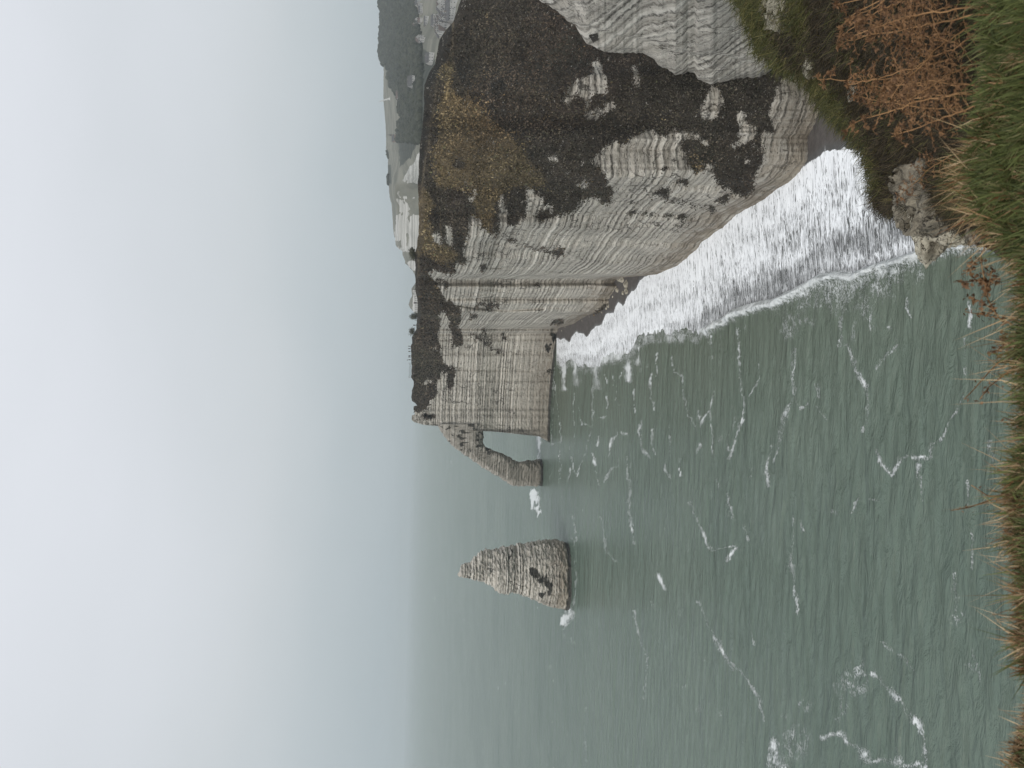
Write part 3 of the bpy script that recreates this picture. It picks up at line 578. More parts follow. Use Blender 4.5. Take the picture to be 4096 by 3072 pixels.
for pts, w_ in (([(1165, 470), (1160, 690)], 4), ([(1300, 490), (1320, 640), (1400, 660), (1420, 860), (1450, 1010), (1500, 1120)], 4.5), ([(1120, 650), (1095, 740), (1110, 870), (1150, 900), (1145, 980)], 6), ([(1040, 1060), (1010, 1150), (1035, 1310), (1100, 1400)], 6.5), ([(1130, 1130), (1130, 1290), (1160, 1360)], 5), ([(1640, 300), (1660, 420), (1650, 530)], 5.5), ([(1880, 250), (1890, 440), (1895, 640), (1910, 780), (1930, 900), (1920, 1050), (1880, 1160), (1850, 1280), (1810, 1400)], 7), ([(2065, 560), (2070, 680), (2040, 780), (1990, 850)], 5), ([(1670, 820), (1640, 960), (1645, 1100), (1660, 1200), (1665, 1380)], 6), ([(1560, 1270), (1510, 1380)], 9), ([(2190, 1290), (2160, 1400), (2140, 1480), (2140, 1620)], 11), ([(280, 700), (280, 900), (310, 1010), (310, 1659)], 3.5), ([(430, 800), (430, 1300)], 3.5), ([(600, 800), (600, 1130), (540, 1100)], 5), ([(780, 630), (785, 780)], 4), ([(770, 1230), (730, 1370)], 7), ([(830, 1380), (820, 1480), (760, 1500), (720, 1560), (700, 1620)], 7), ([(900, 1380), (910, 1600)], 5), ([(600, 1380), (630, 1560), (660, 1650)], 5), ([(720, 850), (720, 1010), (660, 1040)], 5), ([(1250, 1380), (1240, 1500), (1290, 1580)], 6), ([(400, 1400), (430, 1500), (460, 1560), (540, 1340), (590, 1150)], 4), ([(1700, 1570), (1730, 1650)], 9), ([(1540, 1000), (1550, 1120), (1620, 980)], 6), ([(970, 800), (970, 1000)], 4), ([(860, 640), (800, 900)], 3), ([(1280, 1100), (1285, 1400)], 4), ([(1800, 1200), (1810, 1330)], 5), ([(2010, 1500), (2000, 1560)], 6), ([(700, 660), (720, 740)], 5), ([(1380, 1480), (1385, 1560)], 6), ([(480, 960), (520, 1120)], 4), ([(660, 1200), (640, 1300)], 4), ([(850, 1170), (890, 1200)], 6), ([(820, 1180), (790, 1250)], 5), ([(380, 1590), (400, 1500)], 6)): streak(RA, pts, w_*.68, .66)
for pts, w_ in (([(340, 500), (345, 790)], 9), ([(450, 520), (440, 760)], 13), ([(540, 560), (545, 640)], 9), ([(630, 560), (625, 790)], 11), ([(910, 520), (905, 710)], 12), ([(1010, 420), (1000, 560)], 7), ([(500, 540), (640, 540), (800, 480), (950, 450)], 30)): streak(RA, pts, w_, .8)
for pts, w_ in (([(170, 430), (160, 700), (190, 850), (130, 980), (90, 1090), (60, 1250), (5, 1440)], 11), ([(640, 390), (690, 480), (730, 620), (800, 770), (830, 920), (830, 1050), (790, 1170)], 12), ([(1170, 0), (1175, 80), (1210, 160)], 7), ([(1080, 400), (1000, 490), (920, 610)], 13), ([(1020, 240), (1080, 380)], 8), ([(590, 150), (600, 280), (580, 400)], 13), ([(720, 200), (700, 340)], 13), ([(860, 130), (870, 250)], 12), ([(900, 1320), (960, 1470), (1040, 1540), (1150, 1400), (1280, 1380), (1380, 1400), (1400, 1280)], 13), ([(1400, 1280), (1500, 1180), (1600, 1000), (1680, 850)], 7), ([(1280, 1460), (1270, 1580)], 12), ([(1900, 1280), (1960, 1400)], 16), ([(1720, 30), (1740, 120), (1720, 240)], 14), ([(190, 850), (230, 960), (310, 900)], 9), ([(380, 760), (400, 870)], 8), ([(460, 1060), (380, 950)], 6), ([(1690, 330), (1700, 660)], 7), ([(740, 700), (820, 740)], 10)): streak(RB, pts, w_*.75, .60)
for pts, w_ in (([(180, 600), (160, 800), (160, 1000), (180, 1150), (200, 1300), (210, 1450)], 9), ([(760, 410), (710, 480), (680, 560)], 8), ([(500, 520), (560, 570)], 9), ([(840, 440), (920, 450)], 6), ([(1600, 1080), (1600, 1250), (1620, 1330), (1600, 1480)], 13), ([(1750, 750), (1750, 960), (1760, 1040)], 8), ([(1720, 270), (1720, 460)], 8), ([(240, 620), (250, 700)], 6), ([(1310, 250), (1320, 440)], 8)): streak(RC, pts, w_*.75, .56)
for pts, w_, am in (([(880, 820), (960, 920), (1100, 1040), (1200, 1170), (1290, 1280), (1330, 1380), (1340, 1550), (1340, 1659)], 15, .62), ([(1250, 1250), (1330, 1380)], 15, .75), ([(620, 1120), (560, 1230)], 16, .5), ([(450, 1380), (600, 1360), (680, 1440), (760, 1480), (820, 1580), (900, 1590), (1050, 1600), (1150, 1640), (1300, 1610)], 17, .56), ([(1090, 1480), (1110, 1600)], 15, .52), ([(960, 540), (1060, 640), (1160, 680), (1240, 800)], 11, .5), ([(1760, 600), (1780, 680), (1840, 900)], 9, .5)): streak(RD, pts, w_*.85, am*.95)
for c_, rx, ry, am in (((640, 900), 55, 75, .56), ((760, 830), 36, 72, .58), ((740, 960), 55, 50, .5), ((620, 1080), 30, 50, .5), ((280, 1100), 28, 34, .5), ((110, 1210), 28, 20, .5), ((200, 1420), 75, 100, .5), ((30, 1580), 38, 70, .95), ((0, 1470), 24, 50, .9), ((70, 1650), 36, 40, .9), ((1640, 320), 55, 50, .44), ((1740, 770), 36, 40, .44)): blob(RD, c_, rx, ry, am)
for c_, rx, ry, am in (((170, 170), 50, 70, .55), ((120, 270), 42, 50, .55), ((320, 190), 36, 30, .52), ((560, 70), 60, 40, .5), ((800, 80), 60, 45, .5)): blob(RB, c_, rx, ry, am)
for pts, w_, am in (([(1510, 1300), (1530, 1350), (1570, 1420), (1640, 1500), (1650, 1560)], 8, .62), ([(1550, 1385), (1585, 1450)], 15, .6), ([(1370, 1320), (1380, 1380), (1395, 1420), (1390, 1510)], 6, .55), ([(1420, 1245), (1435, 1270)], 13, .7), ([(1490, 1085), (1510, 1130), (1540, 1190)], 9, .6), ([(1590, 1185), (1575, 1205)], 15, .75), ([(1610, 1135), (1612, 1165)], 11, .75), ([(1570, 1065), (1585, 1130)], 7, .6), ([(1540, 1190), (1590, 1180)], 7, .6), ([(1715, 1120), (1712, 1200), (1720, 1290)], 7, .5), ([(1360, 1040), (1358, 1110), (1370, 1175)], 8, .6), ([(1300, 1115), (1310, 1190), (1330, 1215)], 9, .5), ([(1238, 1080), (1245, 1170)], 6, .5), ([(1620, 1350), (1630, 1390)], 10, .5)): streak(FULL, pts, w_*.75, am*.95)
for a, rx, ry, am in (((1158, 1085), 16, 44, 1.5), ((1154, 1060), 15, 18, 1.6), ((1166, 1110), 9, 36, 1.1), ((1226, 1325), 24, 36, 1.6), ((1220, 1345), 15, 30, 1.2), ((1240, 1175), 9, 22, .6)): blob(FULL, a, rx, ry, am)
streak(R3, [(1562, 1215), (1572, 1320), (1560, 1420)], 8, .9); streak(R3, [(1705, 620), (1700, 720), (1690, 950), (1675, 1270)], 3.0, .5)
streak(ND, [(1690, 470), (1760, 640), (1745, 900), (1740, 1150), (1700, 1350)], 4, .5)
# the breaking wave along the edge of the beach
brk = RA([(1590, 262), (1650, 225), (1750, 180), (1830, 112), (1950, 70), (2100, 30)]) + R8([(0, 1342), (90, 1290), (200, 1240), (300, 1180), (400, 1125), (560, 1095), (700, 1115), (830, 1055), (1000, 1000), (1200, 940), (1330, 880), (1480, 850), (1700, 830)])
db = dline(brk, X, Y, 260); seaward = Y-interp(brk, X)
fo = np.maximum(fo, (1.12+.35*n2(X*.05, Y*.05, 3, 61.))*np.exp(-(np.maximum(db-7, 0)/(23+11*n2(X*.03, Y*.03, 2, 62.)))**2)*(seaward > -40))
off = np.interp(X, [2800, 3100, 3300, 3500, 3700, 3900], [18, 45, 110, 120, 90, 50])
fo = np.maximum(fo, (.70+.30*n2(X*.02, Y*.02, 3))*sstep(1.0, .25, np.maximum(seaward-8, 0)/off)*(seaward > -20)*sstep(2800, 2900, X))
fo = np.maximum(fo, (.50+.38*n2(X*.015, Y*.01, 3, 3.))*sstep(1.0, .2, np.maximum(seaward, 0)/(off*2.4))*(seaward > 0)*sstep(3040, 3150, X)*sstep(3800, 3650, X))
dn = interp(DN, X); fo = np.maximum(fo, (.62+.35*n2(X*.03, Y*.03, 3, 66.))*np.exp(-(np.maximum(Y-dn, 0)/22)**2)*(X > 2226)*(X < 2840)*(Y > dn-40))
sp = n2(X*.11, Y*.022, 2, 40.); fo = np.maximum(fo, .6*sstep(.80, .95, sp)*(X < 2350)*(Y > 1780)); fo = np.maximum(fo, .42*sstep(.45, .95, n2(X*.022, Y*.010, 4, 50.))*(X < 3000)*(X > 2150))
shal = np.exp(-np.maximum(seaward, 0)/330)*sstep(2150, 2300, X)+sstep(2300, 2240, X)*sstep(1900, 1500, Y)*.6
P0 = on_z(X, Y, 0.0)
swell = .22*n2(P0[..., 0]*.008, P0[..., 1]*.07, 2)+.10*n2(P0[..., 0]*.05, P0[..., 1]*.22, 2, 5.)
dist = np.hypot(P0[..., 0], P0[..., 1]); swell = swell*sstep(1500, 500, dist)
bz = 1.0*np.exp(-((seaward-10)/15)**2)*(X > 2820)*(db < 60)*(1+.5*n2(X*.03, Y*.03, 3, 9.))
P0[..., 2] = swell+bz+np.clip(fo, 0, 1)*.10
P0[..., 2] = np.where(seaward < -12, np.minimum(P0[..., 2], -.25), P0[..., 2])*(X < 5000)
rf = np.geomspace(float(r_on(1708, 1500, 0))*1.12, 26000, 16)
hx, hy, _t = ray(1708, gy); far = np.stack([hx*rf[::-1, None], hy*rf[::-1, None], np.zeros((16, len(gy)))], -1)
va = np.concatenate([far, P0], 0); z0 = np.zeros((16, len(gy)))
me = mesh_from('sea', va, gridq(len(gx)+16, len(gy), True), attrs={'cover': rgba(np.concatenate([z0, np.clip(fo, 0, 1.2)]), np.concatenate([z0, np.clip(shal, 0, 1)]), 0, 1)})
tag(link('sea', me, M_SEA), kind='structure')
def blades(P_, D, L, W, C, bend, name, mat, lab, cat):
    n = len(P_); side = np.cross(D, np.array([0, 1.0, .15])+rng.normal(size=(n, 3))*.35); side /= np.linalg.norm(side, axis=1)[:, None]+1e-6
    W = W[:, None]; L = L[:, None]; m1 = P_+D*L*.5+bend*L*.12; tp = P_+D*L+bend*L*.5
    v_ = np.stack([P_-side*W, P_+side*W, m1-side*W*.75, m1+side*W*.75, tp], 1).reshape(-1, 3)
    b_ = np.arange(n)[:, None]*5; cols = np.repeat(np.concatenate([C, np.ones((n, 1))], 1), 5, 0)
    o_ = link(name, mesh_from(name, v_, b_+np.array([[0, 1, 3, 2]]), b_+np.array([[2, 3, 4]]), attrs={'tint': cols}), mat)
    return tag(o_, lab, cat, kind='stuff')
#PART2
R_TOP = lambda y: np.interp(y, ys, rtop_)
# ------------------------------------------------------------------ far headland, its woods, town, monument and chapel
T2 = Reg(1500, 500, 5.53)
FSKY = [(-80, 1524)]+[(y, x) for x, y in S1([(230, 0), (205, 80), (215, 160), (250, 260), (243, 420), (245, 600), (232, 740), (222, 900), (240, 965), (210, 985), (205, 1060), (218, 1230), (245, 1340), (300, 1450), (305, 1659)]) + S2([(190, 300), (185, 800), (200, 1000), (220, 1200), (240, 1500)]) + T2([(248, 420), (240, 520), (275, 600), (290, 720), (285, 880), (285, 1180), (300, 1260)]) + S3([(300, 180), (320, 450), (350, 600), (368, 640), (385, 900), (400, 1150), (412, 1290), (440, 1400), (460, 1550)]) + S4([(190, 185), (265, 265), (318, 285), (335, 340), (330, 375), (390, 520), (390, 575), (470, 640), (500, 680), (560, 745), (620, 860), (620, 1000), (530, 1130), (535, 1200), (545, 1290), (500, 1370), (465, 1480), (500, 1560), (540, 1600), (600, 1680), (700, 1720)])]
fy = np.arange(-80, 1262, 3.0); fs = interp(FSKY, fy)+n2(fy*.12, 0, 3)*1.2; fl = interp(SKY, fy)+60
fl = np.maximum(fl, fs+30)
def rfar(x, y):
    s = np.clip((x-interp(FSKY, y))/np.maximum(interp(SKY, y)-interp(FSKY, y), 12), 0, 1.4)
    a = np.interp(s, [0, .5, 1, 1.4], [1900, 1150, 720, 600]); b = np.interp(s, [0, .06, .2, 1, 1.4], [1560, 1480, 1345, 1300, 1290])
    w_ = sstep(600, 760, y); return a*(1-w_)+b*w_
nf = 150; q = np.linspace(0, 1, nf)[:, None]; Y = np.broadcast_to(fy, (nf, len(fy))).copy(); X = fs+(fl-fs)*q
wx, wy = X+n2(X*.05, Y*.05, 3)*4, Y+n2(X*.05, Y*.05, 3, 8.)*5
ck = np.zeros(X.shape)
for p_ in (T2([(590, 1250), (680, 1080), (780, 910), (870, 850), (930, 660), (1000, 600), (1200, 600), (1200, 1290), (740, 1285)]), S3([(500, 360), (560, 360), (600, 450), (560, 500), (480, 420)]), S3([(600, 480), (700, 470), (730, 530), (640, 540)]), S3([(830, 480), (870, 480), (870, 530), (835, 530)]), S3([(470, 540), (640, 540), (790, 740), (700, 800), (760, 850), (700, 960), (860, 880), (1200, 880), (1200, 1700), (560, 1700), (500, 1640), (455, 1500), (430, 1300), (455, 1150), (470, 900), (560, 850), (520, 640)]), S4([(180, 0), (900, 0), (900, 330), (640, 340), (400, 295), (260, 245), (205, 180)]), S4([(460, 310), (800, 320), (800, 760), (560, 740), (440, 600), (425, 560), (540, 500), (560, 420)]), S4([(560, 1150), (800, 1200), (800, 1700), (560, 1640), (550, 1350)])): ck[inpoly(p_, wx, wy)] = 1
ck = np.where(ck > 0, 1-.75*(n2(X*.05, Y*.02, 3, 21.) > .42)*(X < 1640), 0)
wd = np.zeros(X.shape); WOOD = R1([(130, -200), (140, 0), (150, 450), (180, 560), (215, 590), (225, 680), (250, 760), (320, 860), (345, 1050), (310, 1150), (330, 1480), (420, 1400), (500, 1250), (600, 1100), (640, 900), (640, 500), (520, 420), (480, 0), (480, -200)])
wd[inpoly(WOOD, wx, wy)] = 1; wd[inpoly(T2([(285, 885), (350, 885), (365, 1310), (300, 1280)]), X, Y)] = 1
rfx = rfar(X, Y); fp = at(X, Y, rfx); rfx = rfx*(1-.012*fbm(fp*np.array([.01, .01, .01]), 3)*sstep(0, .1, q)); front = at(X, Y, rfx)
bk = at(X[0], Y[0], rfx[0]+250)[None]; bk[..., 2] = np.minimum(front[:1, :, 2]-4, bk[..., 2]); dnr = front[-1:].copy(); dnr[..., 2] = -3
va = np.concatenate([bk, front, dnr]); e2 = lambda a: np.concatenate([a[:1], a, a[-1:]])
tag(link('far_headland', mesh_from('far_headland', va, gridq(nf+2, len(fy), True), attrs={'cover': rgba(e2(ck), e2(wd), 0, 1)}), M_FAR), kind='structure')
ICO = {}
def ico(sub):
    if sub not in ICO:
        import bmesh; bm = bmesh.new(); bmesh.ops.create_icosphere(bm, subdivisions=sub, radius=1)
        ICO[sub] = (np.array([v.co[:] for v in bm.verts]), np.array([[v.index for v in f.verts] for f in bm.faces])); bm.free()
    return ICO[sub]
iv, it = ico(2); vv, tt_ = [], []; n = 0
cx_, cy_ = [], []
for a in range(5200):
    x, y = rng.uniform(1515, 1690), rng.uniform(-70, 560)
    cx_.append(x); cy_.append(y)
cx_, cy_ = np.array(cx_), np.array(cy_); m = inpoly(WOOD, cx_, cy_) & (cx_ > interp(FSKY, cy_)+1.5)
ex = np.arange(-70, 262, 2.6); cx_ = np.concatenate([cx_[m], interp(FSKY, ex)+2]); cy_ = np.concatenate([cy_[m], ex])
hx_ = np.concatenate([np.linspace(700, 735, 14), np.linspace(606, 632, 9)]); cx_ = np.concatenate([cx_, interp(FSKY, hx_)+3]); cy_ = np.concatenate([cy_, hx_])
pts = at(cx_, cy_, rfar(cx_, cy_)-2)
for p_ in pts:
    s_ = rng.uniform(2.6, 6.0)*np.array([1, 1, rng.uniform(.8, 1.25)])
    vv.append(p_+iv*s_*(1+.35*pn(iv*1.7+rng.uniform(0, 90)))[:, None]); tt_.append(it+n); n += len(iv)
tag(link('far_wood', mesh_from('far_wood', np.concatenate(vv), None, np.concatenate(tt_)), M_WOOD), label='dark hazy wood covering the far hillside above the town', cat='wood', kind='stuff')

def boxes(lst):
    """boxes as (x0,x1,y0,y1,z0,z1) in one mesh"""
    vs_, qs = [], []
    for (a, b, c, d, e_, f_) in lst:
        o_ = len(vs_); vs_ += [(a, c, e_), (b, c, e_), (b, d, e_), (a, d, e_), (a, c, f_), (b, c, f_), (b, d, f_), (a, d, f_)]
        qs += [[o_+i for i in r_] for r_ in ((3, 2, 1, 0), (4, 5, 6, 7), (0, 1, 5, 4), (1, 2, 6, 5), (2, 3, 7, 6), (3, 0, 4, 7))]
    return vs_, qs
def house(name, px, py, w_, d_, h, rh, rot, label, cat, roof=None, wall=None, nwin=3, floors=2, group=None, gable='y', r=None, sc_=.62):
    r = float(rfar(px, py))-3 if r is None else r
    p_ = at(px, py, r); e_ = empty(name, p_, label, cat, group); e_.rotation_euler.z = rot; e_.scale = (sc_,)*3
    vs_, qs = boxes([(-w_/2, w_/2, -d_/2, d_/2, -4, h)])
    if gable == 'y':                                   # gable end faces the viewer
        o_ = len(vs_); vs_ += [(-w_/2, -d_/2, h), (w_/2, -d_/2, h), (0, -d_/2, h+rh), (-w_/2, d_/2, h), (w_/2, d_/2, h), (0, d_/2, h+rh)]
        tr = [(o_, o_+1, o_+2), (o_+4, o_+3, o_+5)]
        rv = [(-w_/2-.4, -d_/2-.4, h-.25), (0, -d_/2-.4, h+rh+.15), (w_/2+.4, -d_/2-.4, h-.25), (-w_/2-.4, d_/2+.4, h-.25), (0, d_/2+.4, h+rh+.15), (w_/2+.4, d_/2+.4, h-.25)]
        rq = [(0, 1, 4, 3), (1, 2, 5, 4)]
    else:
        o_ = len(vs_); vs_ += [(-w_/2, -d_/2, h), (-w_/2, d_/2, h), (-w_/2, 0, h+rh), (w_/2, -d_/2, h), (w_/2, d_/2, h), (w_/2, 0, h+rh)]
        tr = [(o_+1, o_, o_+2), (o_+3, o_+4, o_+5)]
        rv = [(-w_/2-.4, -d_/2-.4, h-.25), (-w_/2-.4, 0, h+rh+.15), (-w_/2-.4, d_/2+.4, h-.25), (w_/2+.4, -d_/2-.4, h-.25), (w_/2+.4, 0, h+rh+.15), (w_/2+.4, d_/2+.4, h-.25)]
        rq = [(0, 3, 4, 1), (1, 4, 5, 2)]
    link('wall', mesh_from('wall', vs_, qs, tr, smooth=False), wall or M_WALL, e_)
    ro = mesh_from('roof', np.concatenate([rv, np.array(rv)-(0, 0, .25)]), rq+[tuple(i+6 for i in q_[::-1]) for q_ in rq]+[(0, 3, 9, 6), (2, 8, 11, 5)], smooth=False)
    ro_ = link('roof', ro, roof or M_ROOF, e_)
    link('chimney', mesh_from('chimney', *boxes([(w_*.22, w_*.22+.9, -.5, .5, h+rh*.3, h+rh+1.0)]), smooth=False), M_WALL2, ro_)
    for f_ in range(floors):
        for i_ in range(nwin):
            cx = (i_-(nwin-1)/2)*w_/nwin; z0 = 1.0+f_*h/floors
            link('window', mesh_from('window', *boxes([(cx-.55, cx+.55, -d_/2-.06, -d_/2+.1, z0, z0+1.5)]), smooth=False), M_WIN, e_)
    return e_
TH_ = [  # px, py in S1, width, depth, height, roof, rot, gable, description
 (1095, 72, 12, 9, 6, 4, .2, 'x', 'long pale house high on the slope directly under the foot of the wood'),
 (1140, 125, 8, 8, 5, 3.5, -.2, 'y', 'small pale house just below the long house under the wood'),
 (1150, 230, 14, 8, 5, 3, .1, 'x', 'low pale terrace beside the hedged garden under the wood'),
 (1045, 545, 7, 7, 5, 4, .3, 'y', 'small white house alone against the foot of the wood'),
 (1100, 540, 8, 7, 5, 3.5, -.1, 'x', 'white house with a steep roof below the lone small white house'),
 (1095, 458, 9, 8, 6, 4, .15, 'y', 'gabled white house in the cluster at the foot of the wood'),
 (1150, 450, 8, 8, 5, 4, -.3, 'x', 'broad roofed white house in the cluster at the foot of the wood'),
 (1265, 470, 17, 8, 4.5, 2, 0, 'x', 'long bright white low building on its own in mid slope'),
 (1490, 465, 18, 10, 8, 3.5, .05, 'x', 'large white block at the head of the row of houses'),
 (1150, 865, 11, 9, 7, 5, .2, 'y', 'grey gabled villa among trees lower down the wood edge'),
 (1195, 885, 8, 8, 5, 4, -.2, 'y', 'little pale house just under the grey gabled villa'),
 (1660, 85, 13, 10, 8, 6, 0, 'y', 'tall gabled house with a broad pale front, upper of the two gables'),
 (1655, 195, 13, 10, 8, 6, 0, 'y', 'tall gabled house with a broad pale front, lower of the two gables'),
 (1890, 110, 22, 12, 9, 5, .1, 'x', 'big white building at the seaward end of the town by the dark slope'),
 (1805, 85, 16, 9, 7, 3, -.2, 'x', 'white building with a long dark roof behind the big white one'),
 (1720, 300, 9, 8, 6, 4, .2, 'y', 'pale gabled house above the crowded lower houses'),
 (1800, 305, 9, 8, 6, 4, -.1, 'y', 'pale gabled house among the crowded lower houses'),
 (1860, 300, 11, 9, 7, 4, .3, 'x', 'white house touching the edge of the dark slope'),
 (1840, 420, 9, 8, 6, 3.5, .1, 'x', 'pale house half hidden behind the dark slope edge'),
 (1400, 1305, 15, 9, 7, 5, .1, 'x', 'isolated pale farmhouse beside the ridge hedge'),
 (1705, 612, 10, 12, 3, 9, .1, 'y', 'steep white triangular roof poking out beside the dark ridge'),
]
for (a, b, w_, d_, h, rh, rot, gb, lab) in TH_:
    (px_, py_), = S1([(a, b)])
    house('house', px_, py_, w_, d_, h, rh, rot, lab, 'house', nwin=3 if w_ > 9 else 2, gable=gb, roof=random.choice([M_ROOF, M_ROOF, M_ROOF2]))
row = [(1545, 400), (1550, 447), (1548, 492), (1552, 570), (1550, 620), (1552, 652), (1550, 690), (1552, 722), (1602, 430), (1605, 475), (1602, 523), (1600, 578), (1560, 360), (1600, 380), (1665, 355), (1640, 440), (1595, 770), (1720, 180), (1700, 440), (1760, 370)]
for a, b in row:
    (px_, py_), = S1([(a, b)])
    house('town_house', px_, py_, random.uniform(5, 7.5), 7, random.uniform(4, 6), 3.2, random.uniform(-.2, .2), 'small white gabled house in the rows in the middle of the hazy town', 'house', nwin=2, group='small white houses in the town rows')
house('manor', *S2([(955, 440)])[0], 17, 12, 11, 7, .05, 'grey manor with a tall steep roof standing alone on the wooded hillside', 'house', gable='x', nwin=4, floors=3)
house('long_villa', *S2([(560, 720)])[0], 20, 9, 6, 5, .05, 'long pale villa with a row of windows high beside the wood', 'house', gable='x', nwin=5, roof=M_ROOF2)
ch = house('chapel', *T2([(470, 300)])[0], 20, 9, 7, 6, .15, 'small grey chapel with a needle spire on the far clifftop fields', 'chapel', gable='x', nwin=4, floors=1, wall=M_WALL2)
tw = boxes([(8, 11, -1.6, 1.6, -2, 14)]); link('tower', mesh_from('tower', *tw, smooth=False), M_WALL2, ch)
sv = [(7.7, -1.9, 13.8), (11.3, -1.9, 13.8), (11.3, 1.9, 13.8), (7.7, 1.9, 13.8), (9.5, 0, 27)]
link('spire', mesh_from('spire', sv, [(3, 2, 1, 0)], [(0, 1, 4), (1, 2, 4), (2, 3, 4), (3, 0, 4)], smooth=False), M_ROOF, ch)
# leaning blade-shaped monument
pa, pb = S2([(335, 800)])[0], S2([(58, 880)])[0]
r0 = float(rfar(*pa))-4; A_, B_ = at(*pa, r0), at(*pb, r0); nn = 24; tq = np.linspace(0, 1, nn)[:, None]
spine = A_+(B_-A_)*tq+np.array([2.2, 0, 0])*(tq*(1-tq))
wd_ = (1.9*(1-tq)**.8+.12); ring = np.stack([spine+np.stack([a*wd_[:, 0], b*wd_[:, 0]*.6, 0*wd_[:, 0]], -1) for a, b in ((-1, -1), (1, -1), (1, 1), (-1, 1))], 1)
i = np.arange(nn*4).reshape(nn, 4); j = np.roll(i, -1, 1)
o = empty('monument', A_, 'slender white curved spike of a monument rising above the far clifftop', 'monument')
link('blade', mesh_from('blade', ring.reshape(-1, 3)-A_, np.concatenate([np.stack([i[:-1], j[:-1], j[1:], i[1:]], -1).reshape(-1, 4), [[i[-1, 0], i[-1, 1], i[-1, 2], i[-1, 3]]]])), M_STONE, o)
link('base', mesh_from('base', *boxes([(-3, 4, -2.5, 2.5, -3, .6)]), smooth=False), M_STONE, o)

# heath and dead grass standing on the turf of the cliff: real tufts, so the slope is not a bare sheet
VEGW = (1-hard0)*(cx0 > 0)*(1-tuft0); VEGW[-12:] = 0; pick = np.flatnonzero((VEGW > .5).ravel()); pick = rng.choice(pick, 85000)
edge_ = np.flatnonzero(((soft0 > .15) & (soft0 < .75)).ravel()); pick = np.concatenate([pick, rng.choice(edge_, 6000)])
P_ = front0.reshape(-1, 3)[pick]+rng.normal(size=(len(pick), 3))*.35; d_ = np.hypot(P_[:, 0], P_[:, 1]); n = len(pick)
tn = tan0.ravel()[pick]+fbm(P_*.12, 3)*.5; dk_ = dark0.ravel()[pick]
ph = np.array([(.040, .031, .022), (.066, .053, .039), (.092, .074, .053), (.056, .052, .035), (.12, .10, .075)]); pt = np.array([(.125, .092, .049), (.195, .148, .082), (.25, .195, .115), (.08, .062, .036), (.13, .125, .065)])
ci = rng.choice(5, n, p=[.36, .36, .13, .12, .03]); C = np.where((rng.random(n) < sstep(.2, .8, tn))[:, None], pt[ci], ph[ci])*rng.uniform(.85, 1.15, (n, 1)); C = C*np.clip(1+.55*fbm(P_*.045, 3)+.45*fbm(P_*.2+9, 2), .6, 2.0)[:, None]*1.25*np.stack([1+.15*pn(P_*.03+50), np.ones(n), 1+.1*pn(P_*.03+80)], -1); C = np.where((dk_ > .4)[:, None], ph[np.minimum(ci, 1)], C)
D = rng.normal(size=(n, 3))*.45+np.array([-.1, -.25, .9]); D /= np.linalg.norm(D, axis=1)[:, None]
blades(P_-D*.15, D, np.clip(d_*.0021, .2, .75)*rng.uniform(.5, 1.5, n), d_*.00075*rng.uniform(.6, 1.6, n), C, rng.normal(size=(n, 3))*.5, 'heath', M_BLADE, 'dead brown heath and grass tufts covering the turfed part of the cliff', 'heath')

# ------------------------------------------------------------------ clifftop: fence, rail, shrubs, people
def topat(y, dx=0.0, back=1.0): return at(np.interp(y, ys, xs_)-dx, y, R_TOP(y)+back)
def fence(name, y0, y1, n, hgt, label, rails, th_=.05, mat=M_DARK):
    yy = np.linspace(y0, y1, n); P_ = np.array([topat(y) for y in yy]); b_ = P_[0]
    e_ = empty(name, b_, label, 'fence')
    for p_ in P_:
        d_ = p_-b_; link('post', mesh_from('post', *boxes([(d_[0]-th_, d_[0]+th_, d_[1]-th_, d_[1]+th_, d_[2]-.6, d_[2]+hgt)]), smooth=False), mat, e_)
    for z_, tk in rails:
        vs_, qs = [], []
        for p_, q_ in zip(P_[:-1]-b_, P_[1:]-b_):
            o_ = len(vs_); vs_ += [tuple(p_+(0, 0, z_)), tuple(q_+(0, 0, z_)), tuple(q_+(0, 0, z_+tk)), tuple(p_+(0, 0, z_+tk))]; vs_ += [tuple(np.array(v_)+(0, tk, 0)) for v_ in vs_[-4:]]
            qs += [[o_+i for i in r_] for r_ in ((0, 1, 2, 3), (7, 6, 5, 4), (3, 2, 6, 7), (0, 4, 5, 1))]
        link('rail', mesh_from('rail', vs_, qs, smooth=False), mat, e_)
fence('fence', 1452, 1511, 15, 1.5, 'thin post and wire fence along the clifftop left of the walkers', [(1.25, .04), (.7, .04)], .045)
fence('railing', 1158, 1282, 18, 1.1, 'dark railing along the clifftop path between the two round shrubs and the far cape', [(.95, .10), (.45, .07)], .05)
def leafcloud(n, rx, ry, rz, ls, lobes=7):
    c_ = rng.normal(size=(lobes, 3)); c_ /= np.linalg.norm(c_, axis=1)[:, None]; c_ *= .5; c_[:, 2] = np.abs(c_[:, 2])
    k_ = rng.integers(0, lobes, n); d_ = rng.normal(size=(n, 3)); d_ /= np.linalg.norm(d_, axis=1)[:, None]
    p_ = (c_[k_]+d_*rng.uniform(.25, .62, (n, 1)))*np.array([rx, ry, rz]); p_[:, 2] = np.abs(p_[:, 2]+rz*.2)
    a_ = rng.normal(size=(n, 3)); a_ /= np.linalg.norm(a_, axis=1)[:, None]; b_ = np.cross(a_, d_); b_ /= np.linalg.norm(b_, axis=1)[:, None]+1e-6
    s_ = ls*rng.uniform(.6, 1.4, (n, 1)); v_ = np.stack([p_-a_*s_, p_+b_*s_*.6, p_+a_*s_, p_-b_*s_*.6], 1)
    return v_.reshape(-1, 3), np.arange(4*n).reshape(n, 4)
